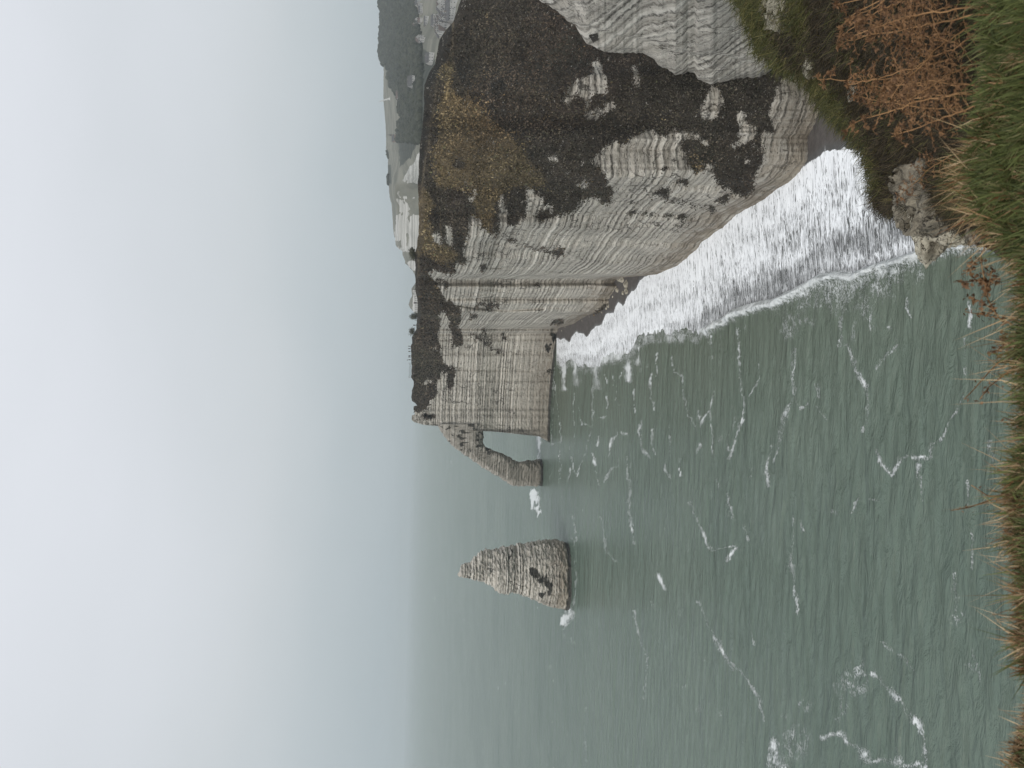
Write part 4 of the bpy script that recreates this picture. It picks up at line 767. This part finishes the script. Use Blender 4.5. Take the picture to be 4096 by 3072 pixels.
def shrub(y, rx, rz, lab, dx=0):
    p_ = topat(y, dx, 1.5); e_ = empty('shrub', p_, lab, 'shrub')
    link('foliage', mesh_from('foliage', *leafcloud(1500, rx, rx*.8, rz, .16)), M_SHRUB, e_)
    vs_, qs = [], []
    for k_ in range(6):
        a_ = k_*1.05; o_ = len(vs_); x_, y_ = math.cos(a_)*rx*.35, math.sin(a_)*rx*.3
        vs_ += [(-.06, -.06, -.5), (.06, -.06, -.5), (0, .07, -.5), (x_-.03, y_, rz*.7), (x_+.03, y_, rz*.7), (x_, y_+.03, rz*.7)]
        qs += [(o_, o_+1, o_+4, o_+3), (o_+1, o_+2, o_+5, o_+4), (o_+2, o_, o_+3, o_+5)]
    link('stem', mesh_from('stem', vs_, qs), M_DARK, e_)
shrub(1268, 2.2, 3.2, 'round brownish shrub on the skyline at the end of the dark railing')
shrub(1328, 3.0, 3.0, 'broad grey-green shrub on the skyline between the railing and the walkers')
shrub(1012, 2.6, 1.7, 'low dark shrub on the skyline beside the far chalk cape')
def person(y, lab, cloth, h=1.72, dx=0, umb=False, rot=0, group=None):
    p_ = topat(y, 0, .8); s_ = h/1.72
    J = dict(pel=(0, 0, .95), sp=(0, 0, 1.2), ch=(0, 0, 1.38), nk=(0, 0, 1.49), hd=(0, -.02, 1.60), ht=(0, -.02, 1.70), hl=(.1, 0, .92), kl=(.11, -.02, .5), al=(.11, 0, .09), tl=(.12, -.14, .03), hr=(-.1, 0, .92), kr=(-.11, .03, .5), ar=(-.11, .06, .09), tr=(-.12, -.08, .03), sl=(.19, 0, 1.40), el=(.25, .03, 1.13), wl=(.25, -.08, .89), fl=(.25, -.11, .78), sr=(-.19, 0, 1.40), er=(-.25, .03, 1.13), wr=(-.25, -.08, .89), fr=(-.25, -.11, .78))
    if umb: J.update(er=(-.26, -.1, 1.15), wr=(-.2, -.3, 1.3), fr=(-.2, -.33, 1.38))
    Rr = dict(pel=.15, sp=.13, ch=.15, nk=.06, hd=.10, ht=.07, hl=.10, kl=.06, al=.045, tl=.04, hr=.10, kr=.06, ar=.045, tr=.04, sl=.07, el=.048, wl=.035, fl=.03, sr=.07, er=.048, wr=.035, fr=.03)
    E = [('pel', 'sp'), ('sp', 'ch'), ('ch', 'nk'), ('nk', 'hd'), ('hd', 'ht'), ('pel', 'hl'), ('hl', 'kl'), ('kl', 'al'), ('al', 'tl'), ('pel', 'hr'), ('hr', 'kr'), ('kr', 'ar'), ('ar', 'tr'), ('ch', 'sl'), ('sl', 'el'), ('el', 'wl'), ('wl', 'fl'), ('ch', 'sr'), ('sr', 'er'), ('er', 'wr'), ('wr', 'fr')]
    def skin(name, keys, grow, mat, par):
        ks = [k_ for k_ in J if k_ in keys]; ix = {k_: i_ for i_, k_ in enumerate(ks)}
        me = bpy.data.meshes.new(name); me.from_pydata([tuple(c*s_ for c in J[k_]) for k_ in ks], [(ix[a], ix[b]) for a, b in E if a in ix and b in ix], [])
        o_ = link(name, me, mat, par); o_.modifiers.new('skin', 'SKIN')
        for k_ in ks: d_ = me.skin_vertices[0].data[ix[k_]]; d_.radius = (Rr[k_]*s_+grow,)*2; d_.use_root = (ix[k_] == 0)
        sb = o_.modifiers.new('smooth', 'SUBSURF'); sb.levels = sb.render_levels = 1
        return o_
    body = skin('person', set(J), 0, M_SKIN, None); body.location = p_; body.rotation_euler.z = rot; tag(body, lab, 'person', group)
    skin('jacket', {'pel', 'sp', 'ch', 'sl', 'el', 'wl', 'sr', 'er', 'wr'}, .022, cloth, body); skin('trousers', {'pel', 'hl', 'kl', 'al', 'hr', 'kr', 'ar'}, .02, M_CLOTH[0], body)
    skin('hair', {'hd', 'ht'}, .015, M_HAIR, body)
    if umb:
        u_ = empty('umbrella', p_+np.array([-.2, -.33, 1.38])*s_, 'open dark umbrella held by the last walker beside the wire fence', 'umbrella')
        vs_ = [(0, 0, .95)]+[(.6*math.cos(a_*.785), .6*math.sin(a_*.785), .68) for a_ in range(8)]
        link('canopy', mesh_from('canopy', vs_, None, [(0, 1+a_, 1+(a_+1) % 8) for a_ in range(8)]), M_CLOTH[0], u_)
        link('shaft', mesh_from('shaft', *boxes([(-.012, .012, -.012, .012, -.1, .95)]), smooth=False), M_DARK, u_)
for y_, lab, c_, h_, u_ in ((1301, 'person in dark clothes standing alone right beside the broad grey-green shrub', 0, 1.75, False), (1385, 'person in grey jacket, nearest the broad shrub in the row of walkers', 1, 1.7, False), (1395, 'person in blue jacket, second walker from the broad shrub', 2, 1.72, False), (1406, 'person in dark bulky coat in the middle of the row of walkers', 0, 1.7, False), (1423, 'person in blue jacket, shorter one of the close pair of walkers', 2, 1.62, False), (1428, 'person in dark jacket, taller one of the close pair of walkers', 0, 1.76, False), (1439, 'person in dark jacket holding up an umbrella beside the wire fence', 0, 1.8, True), (1212, 'person in dark clothes standing at the dark railing end by the far cape', 0, 1.7, False)):
    person(y_, lab, M_CLOTH[c_], h_, umb=u_, rot=random.uniform(-1, 1))

# ------------------------------------------------------------------ fallen blocks at the foot of the cliff
def rock(name, p_, sx, sy, sz, lab, mat, rot=0, sub=4, rough=.35, par=None, seed=0, cat='rock', group=None, up=None, fr=1.3):
    v_, t_ = ico(sub); q_ = v_/np.maximum(np.abs(v_).max(1, keepdims=True), .55)**.8 if True else v_
    d_ = 1+rough*fbm(v_*fr+seed, 3)+rough*.6*(np.abs(pn(v_*fr*2.2+seed+5)))+rough*.12*fbm(v_*9+seed, 3)
    gr_ = np.random.default_rng(int(seed*31)+3); q_ = q_*(1+.25*pn(v_*1.3+seed))[:, None]
    for _ in range(16):                              # broken faces
        nn_ = gr_.normal(size=3); nn_ /= np.linalg.norm(nn_); dd_ = gr_.uniform(.62, .92); q_ = q_-np.maximum(0, q_@nn_-dd_)[:, None]*nn_
    d_ = 1+rough*.28*fbm(v_*fr*2+seed, 3)+rough*.10*fbm(v_*11+seed, 3)
    o_ = link(name, mesh_from(name, q_*d_[:, None]*np.array([sx, sy, sz])*1.15, None, t_), mat, par, loc=p_)
    o_.rotation_euler = (rng.uniform(-.25, .25), rng.uniform(-.25, .25), rot)
    if lab: tag(o_, lab, cat, group)
    return o_
Z7 = Reg(2300, 1000, 5.53)
for (a, b), s_, lab, sd_ in (((965, 630), (1.0, .9, .7), 'small pale fallen block against the cliff foot on dark shingle', 1), ((1075, 640), (1.2, 1.8, 1.5), 'tall dark fallen slab leaning on the cliff foot', 2), ((1140, 770), (1.7, 1.6, 1.3), 'largest cream coloured fallen block on the dark shingle', 3), ((950, 890), (1.0, .9, .8), 'squat cream block with dark top nearest the headland notch', 4), ((1062, 950), (.8, .7, .6), 'narrow pale block, leftmost of the two small ones by the surf', 5), ((1150, 925), (.9, .9, .75), 'small pale block nearest the white surf tongue', 6)):
    (x_, y_), = Z7([(a, b)]); p_ = on_z(x_, y_, 2.1); rock('boulder', p_, *s_, lab, M_BOULDER, rot=sd_, seed=sd_*7.1)
for k_ in range(14):
    y_ = rng.uniform(1180, 1330); x_ = np.interp(y_, ys, xb_)+rng.uniform(3, 16); s_ = rng.uniform(.25, .6)
    rock('beach_rock', on_z(x_, y_, 2.2), s_, s_, s_*.7, 'small grey rock on the dark shingle close under the banded cliff', M_BOULDER, seed=k_*3.3, sub=2, group='small rocks under the cliff')

# ------------------------------------------------------------------ near ground: grassy lip, falling slope
LIP = [(-400, 3935), (300, 3932), (430, 3905), (560, 3862), (700, 3845), (800, 3862), (880, 3915), (940, 3965), (1000, 4010), (1100, 4050), (1300, 4052), (1381, 4010), (1450, 4025), (1562, 4055), (1765, 4045), (1878, 4022), (1937, 3985), (2116, 3985), (2252, 4025), (2478, 4042), (2548, 4032), (2693, 4050), (2729, 4088), (2800, 4070), (2887, 4050), (2968, 4010), (3072, 3975), (3400, 3880)]
by = np.arange(-1000, 3420, 6.0); lx = interp(LIP, by)+n2(by*.02, 1., 4)*6+np.interp(by, [500, 900, 1300], [75, 80, 100])
nb = 90; q = np.linspace(0, 1, nb)[:, None]; Y = np.broadcast_to(by, (nb, len(by))).copy(); X = lx+(4700-lx)*q**1.4
zg = H-1.66+.05*n2(X*.01, Y*.01, 3); bank = on_z(X, Y, zg); bank[..., 2] += .03*fbm(bank*6, 3)
hx, hy, _t = ray(lx, by); e1 = bank[:1]+np.stack([hx*.12, hy*.12, 0*hx-.12], -1); e2_ = bank[:1]+np.stack([hx*.2, hy*.2, 0*hx-1.2], -1); e3 = bank[:1]+np.stack([hx*1.5, hy*1.5, 0*hx-6], -1); e4 = bank[:1]+np.stack([hx*36, hy*36, 0*hx-H], -1)
tag(link('grass_bank', mesh_from('grass_bank', np.concatenate([e4, e3, e2_, e1, bank]), gridq(nb+4, len(by), True)), M_SOIL), kind='structure')
gx_, gy_ = np.meshgrid(np.linspace(-9, 14, 70), np.linspace(-9, 1.05, 40), indexing='ij'); cl = np.stack([gx_, gy_, H-1.74+.06*n2(gx_*.7, gy_*.7, 3)], -1)
tag(link('clifftop', mesh_from('clifftop', cl, gridq(70, 40, True)), M_SOIL), kind='structure')
RL = np.hypot(bank[0, :, 0], bank[0, :, 1])
FB = [(-700, 2680), (-200, 2880), (0, 2937)]+[(y, x) for x, y in R5([(1470, 110), (1530, 220), (1560, 330), (1600, 420), (1680, 510), (1750, 580), (1830, 615), (1900, 640), (1980, 680), (2050, 720), (2120, 800), (2190, 920)]) + R7([(470, 980), (560, 1080), (640, 1160), (720, 1230), (770, 1290), (810, 1340), (830, 1420), (860, 1500), (870, 1650)]) + R8([(872, 380), (890, 470), (1000, 550), (1090, 560), (1180, 615), (1330, 625), (1560, 680), (1720, 740), (1800, 800), (1840, 840)])]+[(1050, 4030)]
sy = np.arange(-700, 1051, 4.0); fbx = interp(FB, sy)+n2(sy*.05, 5., 4)*7; slx = np.interp(sy, by, lx)+10
rb = np.interp(sy, [-300, 0, 200, 400, 600, 750, 850, 930, 1000, 1050], [36, 34, 30, 25, 19, 15, 12, 7, 3.6, 2.6]); rl = np.interp(sy, by, RL)-.02
ns = 300; q = np.linspace(0, 1, ns)[:, None]; Y = np.broadcast_to(sy, (ns, len(sy))).copy(); X = fbx+(slx-fbx)*q
rs_ = np.exp(np.log(rb)+(np.log(rl)-np.log(rb))*q**.9)
P0 = at(X, Y, rs_); amp = (rs_/12)*sstep(0, .06, q)*sstep(1, .93, q)
rs_ = rs_-amp*(fbm(P0*.35, 4)*1.0+fbm(P0*1.6, 3)*.25)
# a hollow behind the chalk boulders
SLP = at(X, Y, rs_)
gr = np.zeros(X.shape); gr = np.maximum(gr, sstep(190, 60, X-fbx)*sstep(620, 420, Y)); gr = np.maximum(gr, .8*sstep(430, 300, X-fbx)*sstep(170, 90, Y)*sstep(3300, 3200, X)); gr = np.maximum(gr, sstep(90, 30, X-fbx)*.7*(Y < 780)); gr = np.maximum(gr, .75*sstep(3640, 3760, X)*sstep(560, 640, Y)*sstep(860, 800, Y)*(X > 3780))
hx, hy, _t = ray(X[0], Y[0]); SK = []
for f_, dz_ in ((1.0, 1.0), (.35, .33), (.08, .10)):
    p_ = SLP[:1].copy(); p_[..., 0] += hx*48*f_; p_[..., 1] += hy*48*f_; p_[..., 2] -= dz_*(SLP[0, :, 2]+4); SK.append(p_)
bkr = np.concatenate(SK)
tag(link('grass_slope', mesh_from('grass_slope', np.concatenate([bkr, SLP]), gridq(ns+3, len(sy), True), attrs={'cover': rgba(np.concatenate([gr[:1], gr[:1], gr[:1], gr]), 0, 0, 1)}), M_SLOPE), kind='structure')
def slope_pt(x, y):
    yi = np.clip((np.asarray(y)-sy[0])/4.0, 0, len(sy)-1); j_ = np.round(yi).astype(int)
    q_ = np.clip((x-fbx[j_])/(slx-fbx)[j_], 0, 1); i_ = np.round(q_*(ns-1)).astype(int)
    return SLP[i_, j_], gr[i_, j_]
pal = np.array([(.086, .104, .032), (.122, .140, .046), (.055, .069, .024), (.150, .144, .062), (.36, .25, .135), (.46, .34, .20), (.27, .165, .08), (.13, .075, .035), (.155, .065, .025), (.075, .055, .028)])
# near blades
n = 72000; x = rng.uniform(3900, 4290, n); y = rng.uniform(-560, 3130, n); lxx = np.interp(y, by, lx); m = x > lxx-3; x, y, lxx = x[m], y[m], lxx[m]; n = len(x)
zg = H-1.66+.05*n2(x*.01, y*.01, 3); P_ = on_z(x, y, zg); P_[:, 2] += .02
edge = np.exp(-(x-lxx)/40); pat = n2(x*.01, y*.006, 3, 4.)
pg = np.clip(np.where(y < 900, .84-.5*edge*(y > 420), np.interp(y, [900, 1100, 1300, 1500, 1800, 2100, 2600, 3100], [.55, .35, .4, .45, .32, .18, .12, .15])+.45*(x-lxx)/110-.25*edge)+pat*.35, .02, .97)
isg = rng.random(n) < pg; ci = np.where(isg, rng.choice(4, n, p=[.38, .34, .16, .12]), 4+rng.choice(6, n, p=[.20, .20, .24, .16, .12, .08]))
C = pal[ci]*rng.uniform(.6, 1.2, (n, 1))
D = rng.normal(size=(n, 3))*.72+np.array([0, .15, .9]); D /= np.linalg.norm(D, axis=1)[:, None]
L = rng.uniform(.022, .070, n)*(1+.2*isg)*(1+.5*(rng.random(n) < .06)*edge); L = np.where(y > 2700, L*.65, L); W = rng.uniform(.0010, .0028, n)*(1+.5*isg)
bend = rng.normal(size=(n, 3))*.5+np.array([-.25, .25, -.2]); blades(P_, D, L, W, C, bend, 'clifftop_grass', M_BLADE, 'green and straw coloured grass along the cliff edge underfoot', 'grass')
n = 780; y = np.concatenate([rng.uniform(880, 3100, 480), rng.uniform(560, 900, 300)]); x = np.interp(y, by, lx)+rng.uniform(2, 30, n); P_ = on_z(x, y, H-1.66+0*y); ci = 4+rng.choice(6, n, p=[.3, .25, .2, .1, .1, .05]); ci = np.where(rng.random(n) < .22, rng.choice(4, n), ci)
D = rng.normal(size=(n, 3))*.42+np.array([-.05, .5, .85]); D /= np.linalg.norm(D, axis=1)[:, None]
blades(P_, D, rng.uniform(.05, .17, n)*np.where(y > 2650, .55, 1)*np.where(y < 900, 1.05, 1), rng.uniform(.0010, .0022, n), pal[ci]*rng.uniform(.8, 1.25, (n, 1)), rng.normal(size=(n, 3))*.5+np.array([0, .3, -.5]), 'dry_grass', M_BLADE, 'long dry grass blades hanging out over the cliff edge', 'grass')
# turf of the slope: lying hair-like grass
n = 170000; y = rng.uniform(-300, 930, n); x = interp(FB, y)+(np.interp(y, by, lx)-interp(FB, y))*rng.random(n); P_, g_ = slope_pt(x, y)
d_ = np.hypot(P_[:, 0], P_[:, 1]); P_ = P_+rng.normal(size=(n, 3))*d_[:, None]*.004
out_ = np.stack([P_[:, 0]/d_, P_[:, 1]/d_, 0*d_], -1)
pz = fbm(P_*.5, 3)
D = out_*.45+np.array([-.5, 0, .1])+rng.normal(size=(n, 3))*.5+np.stack([pn(P_*.9+3), 0*d_, 0*d_], -1)*.7; D /= np.linalg.norm(D, axis=1)[:, None]
L = np.clip(d_*.016, .05, .42)*rng.uniform(.5, 1.5, n); W = d_*.00030*rng.uniform(.6, 1.5, n)
pl2 = np.array([(.024, .019, .011), (.044, .034, .020), (.080, .060, .034), (.015, .012, .008), (.080, .078, .024), (.050, .052, .016), (.140, .120, .046), (.032, .044, .014)])
isg = rng.random(n) < np.clip(g_+pz*.5, .04, .92); ci = np.where(isg, 4+rng.choice(4, n, p=[.36, .32, .16, .16]), rng.choice(4, n, p=[.32, .32, .14, .22]))
blades(P_, D, L, W, pl2[ci]*rng.uniform(.7, 1.3, (n, 1)), rng.normal(size=(n, 3))*.3+np.array([0, .1, -.5]), 'slope_turf', M_BLADE, 'lank brown and olive turf lying over the falling slope', 'grass')

# chalk outcrops in the slope
def srock(x, y, s_, lab, mat, sd_, push=0.0, **kw):
    p_, g_ = slope_pt(np.array([x]), np.array([y])); return rock('outcrop', p_[0]+np.array([0, 0, push]), *s_, lab, mat, rot=sd_*.7, seed=sd_*5.3, **kw)
d1 = 1/3076
for (a, b), s_, lab, sd_, mt in (((1230, 300), (.36, .30, .22), 'rounded grey lump on top of the rocky knob at the slope end', 1, M_OUTCROP), ((1370, 350), (.42, .30, .24), 'broad smooth grey boulder face in the middle of the rocky knob', 2, M_OUTCROP), ((1430, 470), (.34, .26, .26), 'grey brown boulder nearest the grass at the rocky knob', 3, M_OUTCROP), ((1180, 430), (.30, .26, .20), 'dark cracked rock under the tufts at the slope end', 4, M_OUTCROP), ((1300, 560), (.40, .24, .26), 'bright cream chalk face at the foot of the rocky knob', 5, M_PALE), ((1480, 590), (.32, .22, .2), 'flat pale chalk ledge overhanging the white surf', 6, M_PALE), ((1620, 650), (.26, .18, .16), 'cream crumbling chalk at the end of the rocky ledge', 7, M_PALE), ((1760, 620), (.22, .16, .12), 'small grey stone slab among the dry grass at the ledge', 8, M_OUTCROP), ((1610, 170), (.12, .10, .07), 'little pale stone half hidden in dark tufts above the knob', 9, M_OUTCROP)):
    (x_, y_), = R8([(a, b)]); f_ = float(np.linalg.norm(slope_pt(np.array([x_]), np.array([y_]))[0][0]-np.array([0, 0, H])))/8.0
    srock(x_, y_, tuple(v*f_*.95 for v in s_), lab, mt, sd_, push=-.12*f_, sub=5, rough=.5, fr=1.7)
for k_ in range(34):
    a = 1690+rng.uniform(0, 1)*215; b = rng.uniform(-10, 265); c_ = abs(a-1795-.12*(130-b))
    if c_ > 100-.30*abs(b-60) and k_ > 4: a = 1795+rng.uniform(-50, 50)
    (x_, y_), = R5([(a, b)]); s_ = rng.uniform(.10, .30)*(1 if b < 190 else .7)
    srock(x_, y_, (s_*rng.uniform(.7, 1.2), s_*rng.uniform(.7, 1.2), s_*.75), 'broken pale chalk lump in the bare patch on the green slope near the top corner', M_CHIP, 11+k_, sub=4, rough=.6, group='chalk lumps in the bare patch')
for (a, b), s_, lab, sd_ in (((2080, 570), (.22, .24, .16), 'small white chalk crumb in the dark turf by the brown band', 15), ((2110, 640), (.14, .14, .1), 'tiny white chalk crumb below the small one in the dark turf', 16)):
    (x_, y_), = R5([(a, b)]); srock(x_, y_, s_, lab, M_CHIP, sd_, sub=4, rough=.5)
for (a, b), s_, lab, sd_ in (((740, 740), .16, 'pale stone in the middle of the dark turf slope', 21), ((720, 825), .13, 'pale stone just below the other in the dark turf slope', 22), ((340, 540), .16, 'yellowish chalk crumb at the upper edge of the dark turf', 23)):
    (x_, y_), = R7([(a, b)]); srock(x_, y_, (s_, s_, s_*.7), lab, M_PALE, sd_, sub=3)

n = 5200; a_ = rng.uniform(1000, 1720, n); b_ = rng.uniform(120, 640, n); x, y = 3096+a_/2.212, 600+b_/2.212; m = (x > interp(FB, y)+6) & (n2(x*.035, y*.035, 2, 9.) > .02); x, y = x[m], y[m]; n = len(x)
P_, g_ = slope_pt(x, y); d_ = np.hypot(P_[:, 0], P_[:, 1]); P_ = P_+np.stack([0*d_, 0*d_, d_*.006*rng.random(n)], -1)
D = rng.normal(size=(n, 3))*.6+np.array([-.3, .1, .8]); D /= np.linalg.norm(D, axis=1)[:, None]
blades(P_, D, d_*.016*rng.uniform(.5, 1.5, n), d_*.0004*rng.uniform(.6, 1.5, n), pl2[rng.choice(8, n, p=[.28, .25, .12, .2, .06, .03, .04, .02])]*rng.uniform(.8, 1.4, (n, 1)), rng.normal(size=(n, 3))*.5, 'ledge_tufts', M_BLADE, 'dark grass tufts growing between the stones of the rocky knob', 'grass')

# ------------------------------------------------------------------ dead bracken on the lip and dry weeds against the sea
def tube(path, r0, r1, n=5):
    path = np.array(path, float); m_ = len(path); tg = np.gradient(path, axis=0); tg /= np.linalg.norm(tg, axis=1)[:, None]+1e-9
    a_ = np.cross(tg, [.3, .9, .2]); a_ /= np.linalg.norm(a_, axis=1)[:, None]+1e-9; b_ = np.cross(tg, a_); rr_ = np.linspace(r0, r1, m_)[:, None, None]
    an = np.linspace(0, 2*np.pi, n, endpoint=False); v_ = path[:, None]+rr_*(np.cos(an)[None, :, None]*a_[:, None]+np.sin(an)[None, :, None]*b_[:, None])
    i_ = np.arange(m_*n).reshape(m_, n); j_ = np.roll(i_, -1, 1); return v_.reshape(-1, 3), np.stack([i_[:-1], j_[:-1], j_[1:], i_[1:]], -1).reshape(-1, 4)
def join(parts):
    vs_, qs, o_ = [], [], 0
    for v_, q_ in parts: vs_.append(v_); qs.append(np.asarray(q_)+o_); o_ += len(v_)
    return np.concatenate(vs_), np.concatenate(qs)
def leafquads(p_, d_, L_, W_):
    n_ = len(p_); s_ = np.cross(d_, rng.normal(size=(n_, 3))); s_ /= np.linalg.norm(s_, axis=1)[:, None]+1e-6
    L_ = np.broadcast_to(L_, n_)[:, None]; W_ = np.broadcast_to(W_, n_)[:, None]
    v_ = np.stack([p_, p_+d_*L_*.5+s_*W_, p_+d_*L_+rng.normal(size=(n_, 3))*L_*.2, p_+d_*L_*.5-s_*W_], 1); return v_.reshape(-1, 3), np.arange(4*n_).reshape(-1, 4)
def bracken_proto(k_):
    L_ = rng.uniform(.42, .66); m_ = 22; tq = np.linspace(0, 1, m_); ben = rng.uniform(.15, .5); az = rng.uniform(-.7, .7)
    path = np.stack([np.sin(az)*ben*tq**2*L_, np.cos(az)*ben*tq**2*L_, tq*L_*(1-.25*tq*ben)], -1)+np.cumsum(rng.normal(size=(m_, 3))*.004, 0)
    stems, leaves = [tube(path, .0042, .0014)], []
    for i_ in range(4, m_):
        for s_ in (-1, 1):
            if rng.random() < .38: continue
            pl = (.18*(1-tq[i_])**.8+.022)*rng.uniform(.6, 1.15); d0 = np.array([s_*rng.uniform(.6, 1), rng.uniform(-.4, .6), rng.uniform(.0, .7)]); d0 /= np.linalg.norm(d0)
            mm = 7; u_ = np.linspace(0, 1, mm)[:, None]; pp = path[i_]+d0*pl*u_+np.array([0, .1, -.55])*pl*u_**2*rng.uniform(.3, 1.2)+rng.normal(size=(mm, 3))*.003
            stems.append(tube(pp, .0015, .0007, 3))
            lp = np.repeat(pp[1:], 3, 0); ld = rng.normal(size=(len(lp), 3))+d0*.6+np.array([0, 0, -.5]); ld /= np.linalg.norm(ld, axis=1)[:, None]
            leaves.append(leafquads(lp, ld, rng.uniform(.008, .024, len(lp)), rng.uniform(.0022, .006, len(lp))))
    return mesh_from('stem', *join(stems)), mesh_from('foliage', *join(leaves))
protos = [bracken_proto(k_) for k_ in range(7)]
for a_, b_ in protos: a_.materials.append(M_STEM); b_.materials.append(M_FROND)
def plant(name, p_, pr, rot, sc, tilt, lab, cat, group):
    e_ = empty(name, p_, lab, cat, group); e_.rotation_euler = (tilt[0], tilt[1], rot); e_.scale = (sc,)*3
    for nm, me_ in zip(('stem', 'foliage'), pr):
        o_ = bpy.data.objects.new(nm, me_); COL.objects.link(o_); o_.parent = e_
for k_ in range(24):
    y_ = -70+700*rng.uniform(0, 1)**1.35 if k_ < 19 else rng.uniform(-420, -80); x_ = np.interp(y_, by, lx)-rng.uniform(0, 1)**1.6*240*(1-.4*(y_ > 350))-6
    p_, _g1 = slope_pt(np.array([x_]), np.array([y_])); d_ = float(np.hypot(*p_[0][:2]))
    plant('bracken_plant', p_[0], protos[k_ % 7], rng.uniform(-.9, .9), rng.uniform(.55, 1.0)*np.clip(d_/3.0, .75, 1.3), (rng.uniform(-.75, -.1), rng.uniform(-.6, .45)), 'dead rust brown bracken in the tangle along the grassy lip', 'bracken', 'dead bracken along the lip of the slope')
def weed(reg, lines, r_, lab, leafn=60, ls=.022, mat=M_FROND):
    (bx0, by0), = reg([lines[0][0]]); b_ = at(bx0, by0, r_); e_ = empty('dry_weed', b_, lab, 'weed'); stems, leaves = [], []
    for ln in lines:
        p2 = np.array(reg(ln)); s_ = np.linspace(0, 1, len(p2)); u_ = np.linspace(0, 1, 26); px, py = np.interp(u_, s_, p2[:, 0]), np.interp(u_, s_, p2[:, 1])
        path = at(px, py, r_+.06*np.sin(u_*5)+rng.normal(size=26)*.002)-b_; stems.append(tube(path, .0030 if ln is lines[0] else .0018, .0012))
        m_ = rng.integers(0, 26, leafn); cl = path[m_]; cl = cl+rng.normal(size=cl.shape)*.008; ld = rng.normal(size=cl.shape); ld /= np.linalg.norm(ld, axis=1)[:, None]
        keep = n2(m_*.35, rng.uniform(0, 50), 2) > -.08
        leaves.append(leafquads(cl[keep], ld[keep], rng.uniform(.3, 1, keep.sum())*ls, rng.uniform(.15, .4, keep.sum())*ls))
    link('stem', mesh_from('stem', *join(stems)), M_STEM, e_); link('foliage', mesh_from('foliage', *join(leaves)), mat, e_)
weed(R8, [[(2110, 1545), (1985, 1485), (1885, 1310), (1862, 1150), (1825, 950), (1880, 820), (1905, 700)], [(1870, 1170), (1760, 1150), (1660, 1190)], [(1830, 970), (1760, 1000), (1700, 1080)], [(1880, 1300), (1930, 1060)], [(1985, 1485), (1850, 1460), (1690, 1430)], [(1950, 1420), (1820, 1340), (1745, 1300)], [(1870, 1170), (2000, 1180)]], 2.25, 'branching rust brown dead weed arching out over the sea beside the surf')
weed(RB, [[(2120, 560), (2000, 540), (1900, 640), (1760, 800), (1680, 880)]], 2.15, 'bare straw coloured stalk leaning over open sea with seed tip', 14, .018)
weed(RB, [[(2110, 600), (2000, 690), (1900, 770), (1820, 880)]], 2.2, 'thin dark dotted seed stalk just below the bare straw stalk', 40, .016)
weed(RC, [[(2100, 400), (1900, 410), (1850, 380), (1745, 310)]], 2.1, 'pale bent grass stalk sticking out over the water', 8, .014)
weed(RC, [[(2080, 380), (1900, 450), (1720, 510), (1565, 535)]], 2.12, 'long faint brown stalk reaching furthest out over the water', 10, .016)
weed(RB, [[(2150, 420), (2060, 380), (1990, 430), (1975, 470)], [(2060, 380), (2030, 330)]], 2.05, 'small rust coloured dock head on the green edge above the water', 70, .02)
weed(RB, [[(2180, 1080), (2080, 1060), (2030, 1040)]], 2.05, 'tiny brown seed head poking from the green blades', 45, .016)

# ------------------------------------------------------------------ the air
vs_, qs = boxes([(-30000, 30000, -12000, 30000, -7.5, 215)])
k = bpy.data.materials.new('haze_air'); k.use_nodes = True; t_ = k.node_tree; t_.nodes.clear()
pv = N(t_, 'ShaderNodeVolumePrincipled'); pv.inputs['Color'].default_value = (.70, .755, .78, 1); pv.inputs['Density'].default_value = .00014; pv.inputs['Anisotropy'].default_value = 0.0
ot = N(t_, 'ShaderNodeOutputMaterial'); t_.links.new(pv.outputs[0], ot.inputs['Volume'])
hz = link('haze', mesh_from('haze', vs_, qs, smooth=False), k); tag(hz, kind='stuff'); hz.display_type = 'WIRE'
